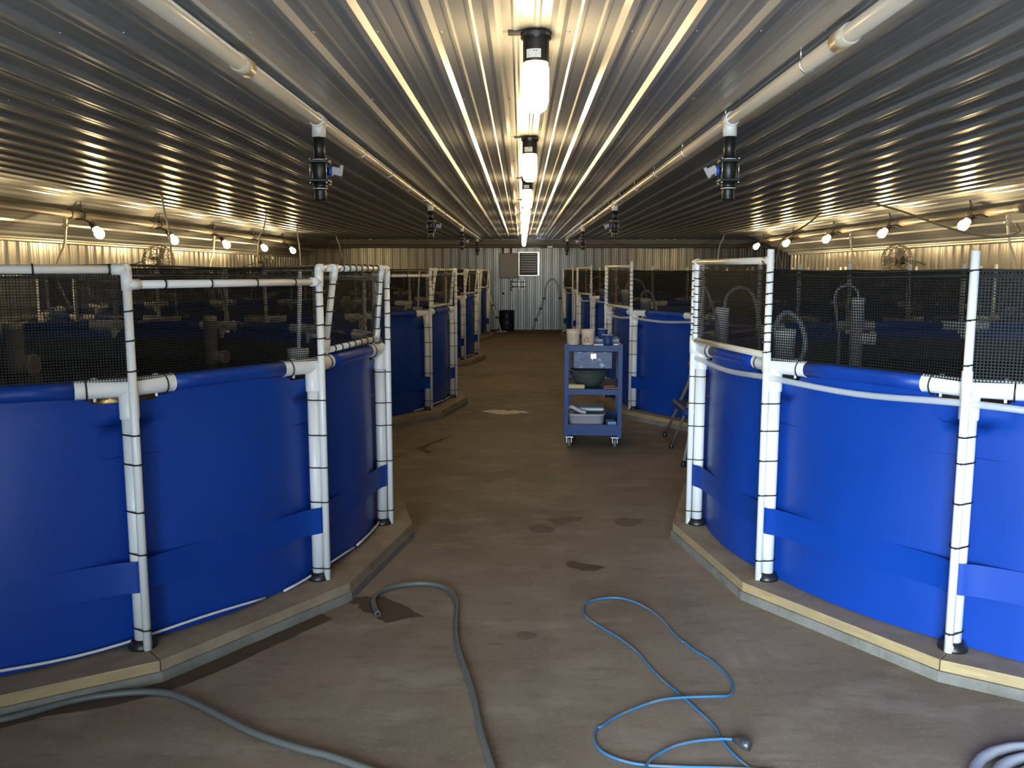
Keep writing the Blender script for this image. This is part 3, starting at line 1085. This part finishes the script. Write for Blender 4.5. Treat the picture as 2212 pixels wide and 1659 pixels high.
# ------------------------------------------------------------------ basket fans and a dark vent on the side walls
def basket_fan(label, x, y, z, rr, face):
    t = thing('basket_fan', label, 'fan', (x, y, z), 0)
    q = Vector((0, 0, 1)).rotation_difference(Vector(face).normalized()).to_matrix()
    mb = MB()

    def pt(r, a, h):
        return q @ Vector((r * math.cos(a), r * math.sin(a), h))
    prof = [(.05, .10), (.5 * rr, .098), (.85 * rr, .08), (rr, .03), (rr, -.03), (.85 * rr, -.08), (.45 * rr, -.1), (.05, -.11)]
    for r, h in prof:
        mb.tube([pt(r, k * 2 * PI / 28, h) for k in range(28)], .005, 5, closed=True)
    for k in range(24):
        a = k * 2 * PI / 24
        mb.tube([pt(r, a, h) for r, h in prof], .0032, 4)
    obj('cage', mb, M['wire'], t)
    mb = MB()
    for k in range(3):
        a = k * 2 * PI / 3
        n = len(mb.v)
        P = []
        for r, w, tw in ((.04, .03, .5), (.5 * rr, .09, .4), (.85 * rr, .11, .3)):
            for sg in (-1, 1):
                P.append(pt(r, a + sg * w / r * .5 if r > .05 else a + sg * .5, sg * w * .5 * tw))
        for dz in (0, .004):
            for p in P:
                mb.v.append(tuple(p + q @ Vector((0, 0, dz))))
        for o_ in (0, 6):
            mb.face((n + o_, n + o_ + 1, n + o_ + 3, n + o_ + 2), 0, True)
            mb.face((n + o_ + 2, n + o_ + 3, n + o_ + 5, n + o_ + 4), 0, True)
    obj('blade', mb, M['steel'], t)
    obj('motor', MB().lathe([(.03, -.16), (.06, -.15), (.065, -.08), (.05, -.02), (.03, .0)], n=14, rot=q), M['darksteel'], t)
    bk = q @ Vector((0, 0, -.15))
    sgn = -1 if x < 0 else 1
    obj('bracket', MB().tube([bk, bk + Vector((sgn * .2, 0, -.02)), Vector((sgn * (XW - .02) - x, bk.y, -.05))], .010, 8), M['steel'], t)
    return t


basket_fan('round wire basket fan above the tank beside the grey floor hose', -5.45, 13.0, 1.74, .24, (.75, -.66, -.1))
basket_fan('round wire basket fan farther along the wall on the grey hose side', -5.45, 18.3, 1.74, .24, (.75, -.66, -.1))
basket_fan('round wire basket fan on the wall behind the cart side tanks', 5.45, 12.7, 1.74, .24, (-.85, -.5, -.1))

t = thing('wall_vent', 'dark square wall vent with a ledge behind the tank beside the grey floor hose', 'vent', (-XW + .03, 10.9, 1.3))
mb = MB()
for z in (-.2, .2):
    mb.box((.02, 0, z), (.05, .86, .03), bev=.006)
for y in (-.42, .42):
    mb.box((.02, y, 0), (.05, .03, .42), bev=.006)
obj('frame', mb, M['darksteel'], t)
mb = MB()
for k in range(9):
    mb.box((.02, 0, -.17 + k * .042), (.03, .80, .004), rot=Matrix.Rotation(R(50), 3, 'Y'))
mb.box((-.008, 0, 0), (.004, .82, .38))
obj('slats', mb, M['black'], t)
t = MB().box((-XW + .05, 10.0, 1.05), (.07, 5.0, .05), bev=.01)
struct('trim_4', t, M['trim'])

# ------------------------------------------------------------------ end wall: louvred fan, control box, drum, pole, tube arch
t = thing('louvre_fan', 'dark louvred exhaust fan with light slits in the end wall', 'exhaust fan', ((LX0 + LX1) / 2, YB, (LZ0 + LZ1) / 2))
mb = MB()
w, h = LX1 - LX0 + .03, LZ1 - LZ0 + .03
for x in (-w / 2, w / 2):
    mb.box((x, -.02, 0), (.03, .09, h + .03), bev=.005)
for z in (-h / 2, h / 2):
    mb.box((0, -.02, z), (w, .09, .03), bev=.005)
obj('frame', mb, M['steel'], t)
for k in range(9):
    mb = MB()
    z = -h / 2 + .05 + k * (h - .06) / 8.3
    mb.box((-.0225, -.03, z), (.515, .006, .084), rot=Matrix.Rotation(R(24), 3, 'X'), bev=.002)
    mb.box((0, -.005, z - .033), (w - .03, .012, .014))
    obj('slat', mb, M['louvre'], t)
bx = thing('control_box', 'plain grey metal box fixed beside the louvred exhaust fan', 'metal box', (-.35, YB - .16, 1.735))
obj('body', MB().box((0, 0, 0), (.50, .28, .66), bev=.012), M['box'], bx)
obj('lid_flange', MB().box((.235, -.145, 0), (.05, .012, .66), bev=.004), M['box'], bx)
mb = MB()
for x in (-.16, .06):
    mb.lathe([(.03, .33), (.03, .52)], (x, .03, 0), 10)
obj('conduit', mb, M['airpipe'], bx)

t = thing('pipe_rack', 'small grey pipe bracket with two bars on the end wall under the fan', 'bracket', (-.05, YB - .06, 1.2))
mb = MB()
for z in (.1, -.03):
    mb.tube([(-.22, 0, z), (.17, 0, z)], .014, 8)
for x in (-.02, .13):
    mb.box((x, .02, .035), (.02, .05, .24), bev=.004)
obj('bars', mb, M['steel'], t)
obj('hook', MB().tube(spline([(-.2, 0, .16), (-.25, -.01, .05), (-.2, -.02, -.02), (-.26, -.02, -.09), (-.21, -.02, -.13)], 5), .014, 8), M['darksteel'], t)
kn = obj('coat_peg', MB().lathe([(.028, 0), (.03, .02), (.02, .04), (.001, .045)], (0, 0, 0), 12, rot=Matrix.Rotation(PI / 2, 3, 'X')), M['black'], None, (-.50, YB - .018, .985))
tag(kn, 'small round black peg on the end wall above the drum', 'peg')

t = thing('drum', 'dark navy steel drum standing against the end wall', 'drum', (-.40, 23.12, 0))
prof = [(.185, 0), (.20, .01), (.20, .13)]
for z in (.19, .37):
    prof += [(.20, z - .02), (.209, z), (.20, z + .02)]
prof += [(.20, .52), (.208, .53), (.208, .545), (.19, .548), (.185, .53)]
obj('body', MB().lathe(prof, n=24), M['barrel'], t)
obj('lid', MB().lathe([(.186, .525), (.186, .534)], n=24), M['barrel'], t)

t = thing('floor_brush', 'white pole with black clamps and a flat head leaning beside the drum', 'brush', (-.53, 22.1, 0))
a, b = Vector((0, 0, .06)), Vector((-.42, -.12, 1.40))
obj('pole', MB().tube(spline([a, a.lerp(b, .5), b, b + Vector((-.06, -.02, .12)), b + Vector((-.10, -.03, .15))], 4), .021, 10), M['pvc'], t)
for f in (.27, .5, .72):
    p = a.lerp(b, f)
    obj('clamp', MB().tube([p - (b - a).normalized() * .02, p + (b - a).normalized() * .02], .033, 10).box(p + Vector((.01, -.03, 0)), (.075, .03, .035), bev=.006), M['black'], t)
mb = MB().box((0, 0, .03), (.34, .12, .04), bev=.012)
obj('head', mb, M['darksteel'], t)
obj('head_top', MB().box((.02, 0, .06), (.24, .07, .025), bev=.008), M['rim'], t)

t = thing('tube_arch', 'clear tube bent in an arch with black clamps against the end wall', 'tube', (.72, YB - .10, 0))
pts = [(-.42, -.12, .01), (-.33, -.10, .28), (-.21, -.07, .58), (-.12, -.05, .86), (-.08, -.04, 1.1), (-.02, -.03, 1.28), (.09, -.02, 1.38), (.20, -.02, 1.32), (.28, -.03, 1.12), (.32, -.04, .86), (.42, -.07, .58), (.50, -.10, .28), (.56, -.12, .01)]
obj('tube', MB().tube(spline(pts, 5), .024, 10), M['clear'], t)
for i in (1, 2, 3, 9, 10, 11):
    p = Vector(pts[i])
    mb = MB().box(p, (.10, .06, .04), bev=.012, rot=Matrix.Rotation(R(12), 3, 'Y'))
    mb.box(p + Vector((.0, .045, -.01)), (.03, .06, .02))
    obj('clamp', mb, M['black'], t)

# ------------------------------------------------------------------ the blue cart and what stands on it
CX, CYF, CWD, CLN = .642, 7.66, .515, .80
CA = R(-4.8)


def cp(dx, dy, z):
    """point on the cart, dx / dy from the middle of its front edge"""
    return (CX + dx * math.cos(CA) - dy * math.sin(CA), CYF + dx * math.sin(CA) + dy * math.cos(CA), z)


ct = thing('utility_cart', 'worn blue steel three shelf cart on casters', 'cart', cp(0, CLN / 2, 0), CA)
hw, hl = CWD / 2, CLN / 2
for x in (-hw + .018, hw - .018):
    for y in (-hl + .018, hl - .018):
        mb = MB()
        sx_, sy_ = (1 if x > 0 else -1), (1 if y > 0 else -1)
        mb.box((x, y + sy_ * .016, .53), (.04, .005, .845), bev=.002)
        mb.box((x + sx_ * .018, y, .53), (.005, .04, .845), bev=.002)
        obj('corner_post', mb, M['cart'], ct)


def shelf(z, lip, name='shelf'):
    mb = MB()
    mb.box((0, 0, z), (CWD - .012, CLN - .012, .004))
    for y in (-hl + .003, hl - .003):
        mb.box((0, y, z + (lip / 2 if lip > 0 else lip / 2)), (CWD - .004, .005, abs(lip)), bev=.002)
    for x in (-hw + .003, hw - .003):
        mb.box((x, 0, z + lip / 2), (.005, CLN - .004, abs(lip)), bev=.002)
    return obj(name, mb, M['cart'], ct)


shelf(.938, -.052)
shelf(.545, -.05)
shelf(.125, .10)
sh = ct.children[-1]
mb = MB()
mb.box((-.03 * 0 - .005, -hl + .012, .808), (.345, .012, .15), bev=.004)
mb.box((-.005, -hl + .2, .808), (.33, .38, .14), bev=.004)
dr = obj('drawer', mb, M['cartworn'], ct)
mb = MB().box((.0, -hl - .002, .845), (.05, .006, .045), bev=.003)
mb.box((-.004, -hl - .012, .84), (.008, .02, .06), rot=Matrix.Rotation(R(12), 3, 'Y'), bev=.003)
obj('latch', mb, M['steel'], dr, label='chrome latch')
for x, z in ((-.16, .868), (-.16, .75), (.15, .75), (.15, .868)):
    obj('rivet', MB().lathe([(.006, 0), (.001, .004)], (x, -hl + .006, z), 8, rot=Matrix.Rotation(PI / 2, 3, 'X')), M['steel'], dr)
for x in (-hw + .02, hw - .02):
    obj('bolt', MB().lathe([(.009, 0), (.009, .005), (.004, .008)], (x, -hl + .001, .912), 8, rot=Matrix.Rotation(PI / 2, 3, 'X')), M['darksteel'], ct)
for x in (-hw + .045, hw - .055):
    for y in (-hl + .06, hl - .06):
        mb = MB()
        mb.box((x, y, .103), (.075, .075, .006))
        for sx_ in (-1, 1):
            mb.box((x + sx_ * .022, y + .015, .075), (.004, .04, .06))
        c = obj('caster', mb, M['steel'], ct)
        mb = MB().lathe([(.01, -.017), (.044, -.016), (.048, -.008), (.048, .008), (.044, .016), (.01, .017)], (x, y + .02, .048), 16, rot=Matrix.Rotation(PI / 2, 3, 'Y'))
        obj('wheel', mb, M['greyhose'], c)

ZT = .9405


def digits(txt, size, parent, loc, m='print', rot=(PI / 2, 0, 0)):
    cu = bpy.data.curves.new('printed_mark', 'FONT')
    cu.body = txt
    cu.size = size
    cu.align_x = 'CENTER'
    cu.extrude = .0003
    cu.materials.append(M[m])
    tmp = bpy.data.objects.new('printed_mark', cu)
    COL.objects.link(tmp)
    me = bpy.data.meshes.new_from_object(tmp.evaluated_get(bpy.context.evaluated_depsgraph_get()))
    bpy.data.objects.remove(tmp)
    me.materials.clear()
    me.materials.append(M[m])
    o = bpy.data.objects.new('printed_mark', me)
    COL.objects.link(o)
    o.parent = parent
    o.location = loc
    o.rotation_euler = rot


def bucket(label, x, y, zb, logo):
    t = thing('bucket', label, 'bucket', cp(x, y, zb), CA, 'cream buckets on the cart')
    mb = MB().lathe([(.052, 0), (.055, .004), (.059, .10), (.062, .103), (.062, .112), (.060, .114), (.061, .13), (.065, .132), (.065, .138), (.061, .138), (.058, .10), (.052, .006)], n=24)
    mb.f = mb.f[:-1]; mb.m = mb.m[:-1]; mb.sm = mb.sm[:-1]
    obj('tub', mb, M['bucket'], t)

    def pat(a, z, r=.0):
        rr_ = .0555 + .004 * z / .1 + .0012
        return (rr_ * math.cos(R(a)), rr_ * math.sin(R(a)), z)

    mb = MB()
    for z, a0, a1 in ((.022, 235, 262), (.022, 278, 300), (.04, 232, 262), (.058, 232, 300), (.076, 280, 300)) if not logo else ((.022, 282, 305), (.038, 278, 305), (.058, 278, 300)):
        mb.tube([pat(a0 + (a1 - a0) * k / 6, z) for k in range(7)], .0009, 4)
    obj('print_lines', mb, M['red' if logo else 'print'], t)
    if logo:
        mb = MB()
        for rr_, tw in ((.026, 0), (.016, 1)):
            mb.tube([pat(258 + math.degrees(rr_ * math.cos(q) / .058), .048 + rr_ * math.sin(q)) for q in [k * 2 * PI / 20 for k in range(20)]], .0013, 5, closed=True)
        for k in range(3):
            q0 = k * 2 * PI / 3
            mb.tube([pat(258 + math.degrees((.006 + .02 * f) * math.cos(q0 + f * 1.8) / .058), .048 + (.006 + .02 * f) * math.sin(q0 + f * 1.8)) for f in (0, .25, .5, .75, 1)], .0016, 5)
        obj('emblem', mb, M['red'], t)
        digits('1', .02, t, pat(292, .062))
    else:
        for a, z in ((258, .062), (254, .088), (290, .088)):
            p = pat(a, z)
            digits('1', .018, t, p, rot=(PI / 2, 0, R(a + 90)))
    return t


bucket('cream bucket with measuring marks at the corner of the cart top', -.185, .085, ZT, False)
bucket('cream bucket with a red round emblem beside the marked bucket', -.052, .085, ZT, True)


def cup(label, x, y, z):
    t = thing('cup', label, 'cup', cp(x, y, z), CA, 'blue cups on the cart')
    mb = MB().lathe([(.036, 0), (.038, .003), (.046, .088), (.044, .088), (.035, .006)], n=20)
    mb.f = mb.f[:-1]; mb.m = mb.m[:-1]; mb.sm = mb.sm[:-1]
    obj('body', mb, M['bluecup'], t)
    obj('rim', MB().tube([(.0475 * math.cos(k * PI / 12), .0475 * math.sin(k * PI / 12), .088) for k in range(24)], .003, 6, closed=True), M['rim'], t)


cup('dark blue cup at the front of the cart top', .125, .11, ZT)
cup('dark blue cup behind the front cup, raised on the blue tray', .085, .42, ZT + .032)
t = thing('tray', 'flat blue plastic tray lying on the cart top behind the cups', 'tray', cp(.10, .48, ZT), CA)
mb = MB().box((0, 0, .002), (.26, .30, .004))
for x, y, w_, l_ in ((-.13, 0, .006, .3), (.13, 0, .006, .3), (0, -.15, .26, .006), (0, .15, .26, .006)):
    mb.box((x, y, .016), (w_, l_, .032))
mb.box((0, 0, .028), (.25, .29, .003))
obj('pan', mb, M['bluelite'], t)
for lab, x, y, sz_ in (('tan board by the emblem bucket on the cart top', .045, .05, (.085, .1, .012)), ('tan board at the corner of the cart top beside the front cup', .21, .10, (.07, .14, .012))):
    o = obj('board', MB().box((0, 0, .006), sz_, bev=.002), M['bucket'], None, cp(x, y, ZT), CA)
    tag(o, lab, 'board')

t = thing('basin', 'wide dark rubber basin on the middle shelf of the cart', 'basin', cp(-.045, .26, .5475), CA)
prof = [(.09, 0), (.10, .004), (.14, .05), (.168, .11), (.175, .14), (.183, .143), (.183, .152), (.170, .152), (.163, .11), (.135, .05), (.09, .01), (.001, .008)]
obj('bowl', MB().lathe(prof, n=30), M['bowl'], t)
o = obj('foam_block', MB().box((0, 0, .018), (.16, .06, .036), bev=.006), M['sponge'], None, cp(-.155, .045, .5475), CA)
tag(o, 'pale yellow foam block on the middle cart shelf in front of the basin', 'foam block')
o = obj('board', MB().box((0, 0, .006), (.14, .11, .012), bev=.002).box((-.02, .02, .018), (.10, .06, .012), rz=.4, bev=.002), M['rust'], None, cp(.16, .08, .5475), CA)
tag(o, 'red brown boards on the middle cart shelf beside the basin', 'board')

t = thing('storage_tub', 'grey plastic tub with a raised lid edge on the bottom cart shelf', 'tub', cp(-.06, .28, .1275), CA)
mb = MB()
n = 8
for k, (sc, z) in enumerate(((.86, 0), (.9, .01), (1.0, .165), (1.03, .167), (1.03, .18), (.97, .18), (.95, .16))):
    for a in range(28):
        q = 2 * PI * a / 28
        cx_, sy_ = math.cos(q), math.sin(q)
        ex = .17 * sc * math.copysign(abs(cx_) ** .35, cx_)
        ey = .22 * sc * math.copysign(abs(sy_) ** .35, sy_)
        mb.v.append((ex, ey, z))
for k in range(6):
    for a in range(28):
        b = (a + 1) % 28
        mb.face((k * 28 + a, k * 28 + b, (k + 1) * 28 + b, (k + 1) * 28 + a), 0, True)
mb.face(list(range(27, -1, -1)))
mb.face([6 * 28 + a for a in range(28)])
obj('body', mb, M['tub'], t)
obj('back_lid', MB().box((.02, .06, .205), (.28, .3, .03), bev=.01), M['rim'], t)
obj('folded_sheet', MB().tube(spline([(-.2, -.12, .2), (-.14, -.14, .235), (-.06, -.15, .2), (.0, -.16, .185)], 4), .018, 8), M['tub'], t)
o = obj('carton', MB().box((0, 0, .06), (.08, .14, .12), bev=.004), M['bluelite'], None, cp(.165, .11, .1275), .05)
tag(o, 'small pale blue carton on the bottom cart shelf beside the grey tub', 'box')

# ------------------------------------------------------------------ step ladder half hidden by the cart side pole
t = thing('step_ladder', 'aluminium step ladder with blue treads leaning by the tank beside the blue floor cord', 'ladder', (0, 0, 0))
f1, f2 = ground(1436, 943), ground(1450, 968)
f3 = ground(1476, 1008)
tp = Vector((1.60, 7.35, 1.05))
for q, f in enumerate((f1, f2)):
    top = tp + (f - f1) * .55
    mb = MB().tube([f + Vector((0, 0, .02)), f.lerp(top, .33), f.lerp(top, .36), top], [.011, .013, .015, .015], 10)
    obj('leg', mb, M['alu'], t)
    obj('rubber_foot', MB().lathe([(.02, 0), (.022, .012), (.017, .045), (.012, .05)], f, 10), M['black'], t.children[-1])
ctr1 = f1.lerp(tp, .36)
ctr2 = f2.lerp(tp + (f2 - f1) * .55, .36)
mid = (ctr1 + ctr2) / 2
dy = (ctr2 - ctr1)
for fr in (.36, .72):
    c = (f1.lerp(tp, fr) + f2.lerp(tp + (f2 - f1) * .55, fr)) / 2
    obj('tread', MB().box(c + Vector((.03, 0, 0)), (.16, dy.length + .12, .075), rz=0, bev=.02), M['bluecup'], t)
mb = MB().tube([f3 + Vector((0, 0, .02)), f3.lerp(tp, .5), tp + Vector((.02, -.2, 0))], .014, 10)
obj('leg', mb, M['alu'], t)
obj('rubber_foot', MB().lathe([(.02, 0), (.022, .012), (.017, .045), (.012, .05)], f3, 10), M['black'], t.children[-1])

# ------------------------------------------------------------------ hoses, cord and wet marks on the floor


def px6(l, z):
    return [ground(700 + x / 2.186, 900 + y / 2.186, z) for x, y in l]


def px5(l, z):
    return [ground(x / 2.186, 900 + y / 2.186, z) for x, y in l]


def px7(l, z):
    return [ground(1300 + x / 2.185, 900 + y / 2.185, z) for x, y in l]


ha = px6([(252, 928), (236, 893), (236, 858), (268, 827), (340, 800), (430, 788), (510, 790), (570, 806), (608, 838), (628, 890), (623, 960), (625, 1040), (642, 1120), (672, 1205), (700, 1290), (722, 1380), (738, 1470), (765, 1560), (798, 1659)], .013)
ha += [ha[-1] + (ha[-1] - ha[-2]) * k for k in (1, 2, 3)]
t = thing('floor_hose', 'grey green hose with its open end curled by the dark wet patch', 'hose', (0, 0, 0))
mb = MB().tube(spline(ha, 6), .0125, 12)
obj('tube', mb, M['greyhose'], t)
d = (ha[0] - ha[1]).normalized()
obj('open_end', MB().tube([ha[0] - d * .02, ha[0] + d * .012], .0135, 12).tube([ha[0] + d * .0115, ha[0] + d * .0125], .009, 10, m=1), [M['greyhose'], M['black']], t)
hb = px5([(-420, 1490), (-200, 1465), (0, 1432), (150, 1395), (300, 1352), (430, 1325), (560, 1308), (690, 1300), (810, 1310), (920, 1352), (1040, 1412), (1200, 1492), (1400, 1562), (1560, 1602), (1722, 1659)], .013)
hb += [hb[-1] + (hb[-1] - hb[-2]) * k for k in (1, 2)]
o = obj('floor_hose', MB().tube(spline(hb, 6), .0125, 12), M['greyhose'])
tag(o, 'grey green hose running along the timber curb and out across the floor', 'hose')

c1 = px7([(760, 1720), (700, 1662), (650, 1620), (600, 1570), (556, 1512), (540, 1475), (500, 1430), (440, 1375), (380, 1320), (300, 1255), (235, 1190), (165, 1110), (90, 1050), (0, 995)], .006)
c2 = px6([(1240, 948), (1225, 918), (1235, 885), (1290, 862), (1380, 855), (1460, 873), (1540, 913), (1600, 963), (1640, 1012), (1690, 1060)], .006)
c3 = px7([(390, 1065), (440, 1105), (500, 1140), (560, 1190), (605, 1240), (620, 1280), (600, 1315), (540, 1330), (400, 1335), (280, 1347), (160, 1375), (60, 1420), (0, 1462)], .006)
c4 = px6([(1290, 1470), (1275, 1510), (1288, 1555), (1335, 1595), (1420, 1627), (1520, 1645)], .006)
c5 = px7([(350, 1652), (520, 1656), (690, 1662), (820, 1672)], .006)
cc = c1 + c2 + c3 + c4 + c5
for p in c3[7:10]:
    p.z = .015
t = thing('power_cord', 'blue cord lying in loose loops on the floor with a dark plug end', 'cord', (0, 0, 0))
obj('cord', MB().tube(spline(cc, 6), .0052, 8), M['bluecord'], t)
ce_ = px7([(195, 1690), (205, 1659), (225, 1625), (270, 1590), (350, 1552), (450, 1530), (560, 1521), (630, 1524)], .012)
obj('cord', MB().tube(spline(ce_, 6), .0052, 8), M['bluecord'], t)
pl = px7([(618, 1522), (650, 1530), (672, 1545), (700, 1556)], .018)
mb = MB().tube(pl, [.009, .015, .018, .017], 10)
mb.box(pl[2] + Vector((0, 0, .012)), (.03, .03, .012), rz=.3, bev=.003)
obj('plug', mb, M['darksteel'], t, label='dark clear plug')

cc_ = ground(2330, 1722, .018)
t = thing('hose_coil', 'coiled grey vinyl hose at the floor edge near the treated timber curb', 'hose', (cc_.x, cc_.y, 0))
pts = []
for k in range(0, 76):
    a = k * 2 * PI / 25 + 1.0
    rr_ = .30 - .062 * (k / 25)
    pts.append((rr_ * math.cos(a), rr_ * math.sin(a) * .95, .018 + .004 * math.sin(a * 2)))
obj('tube', MB().tube(pts, .018, 10), M['coil'], t)


def patch(label, pts, m='wet', z=.0012, jag=.0, cat='wet patch', name='wet_patch', seed=1):
    rnd = random.Random(seed)
    P = [Vector((p.x, p.y, 0)) for p in pts]
    out = []
    n = len(P)
    for i in range(n):
        a, b = P[i], P[(i + 1) % n]
        for k in range(5):
            q = a.lerp(b, k / 5)
            out.append(q + Vector((rnd.uniform(-jag, jag), rnd.uniform(-jag, jag), 0)))
    c = sum(out, Vector()) / len(out)
    mb = MB()
    mb.v = [tuple(p - c) for p in out]
    mb.face(range(len(out)))
    nrm = sum((out[i].x * out[(i + 1) % len(out)].y - out[(i + 1) % len(out)].x * out[i].y) for i in range(len(out)))
    if nrm < 0:
        mb.f[0] = tuple(reversed(mb.f[0]))
    o = obj(name, mb, M[m], None, (c.x, c.y, z))
    return tag(o, label, cat)


patch('dark wet patch with ragged edge around the open hose end', px6([(100, 862), (160, 852), (230, 850), (290, 850), (320, 872), (362, 885), (400, 902), (425, 922), (468, 945), (405, 950), (370, 958), (300, 975), (258, 960), (240, 930), (195, 925), (165, 905), (170, 885), (130, 888)], 0), 'wet', jag=.006)
_cx, _cy, _an, _ = TANK[(-1, 0)]
_in, _out = [], []
_rn = random.Random(5)
for j in range(1, 4):
    A = Vector((_cx + 2.473 * math.cos(_an[j]), _cy + 2.473 * math.sin(_an[j]), 0))
    B = Vector((_cx + 2.473 * math.cos(_an[j + 1]), _cy + 2.473 * math.sin(_an[j + 1]), 0))
    nrm_ = ((A + B) / 2 - Vector((_cx, _cy, 0))).normalized()
    for q in range(5):
        p_ = A.lerp(B, q / 5)
        if j == 1 and q < 1:
            continue
        _in.append(p_ + nrm_ * .002)
        _out.append(p_ + nrm_ * (.075 + _rn.uniform(-.02, .03)) * (.3 if j == 1 and q == 0 else 1))
patch('long damp strip on the floor along the timber curb', _in + _out[::-1], 'wet', z=.0018, jag=.004, seed=2)
patch('dark puddle stain mid floor between the hose and the cord', px6([(1138, 690), (1170, 682), (1200, 688), (1230, 697), (1275, 700), (1325, 710), (1290, 725), (1240, 730), (1195, 722), (1155, 710)], 0), 'wet', jag=.006, seed=3)
patch('oval damp ring on the floor nearest the aisle middle', px6([(952, 520), (985, 512), (1030, 512), (1070, 520), (1092, 530), (1080, 545), (1030, 550), (985, 545)], 0), 'damp', jag=.008, seed=4)
patch('streaky damp ring touching the oval damp ring', px6([(1050, 488), (1100, 478), (1170, 470), (1235, 476), (1200, 492), (1150, 505), (1100, 512), (1080, 500)], 0), 'damp', jag=.008, seed=5)
patch('faint brown stain toward the cart side curb', px6([(1365, 485), (1420, 478), (1500, 485), (1500, 505), (1450, 520), (1390, 515)], 0), 'damp', jag=.012, seed=6)
patch('small round brown stain between hose and blue cord', px6([(905, 1030), (925, 1018), (970, 1015), (1005, 1025), (1000, 1045), (950, 1055), (915, 1048)], 0), 'damp', jag=.006, seed=7)
patch('thin crooked wet streak beside the grey hose side curb', px6([(430, 150), (475, 135), (540, 108), (600, 93), (560, 112), (490, 140), (475, 152), (512, 168), (490, 175), (455, 160)], 0), 'wet', jag=.008, seed=8)
patch('pale foamy puddle across the aisle beside the cart', [ground(x, y) for x, y in ((1040, 888), (1060, 892), (1085, 896), (1120, 893), (1146, 891), (1120, 886), (1095, 887), (1070, 885))], 'foam', jag=.03, seed=9, cat='puddle', name='foam_puddle')
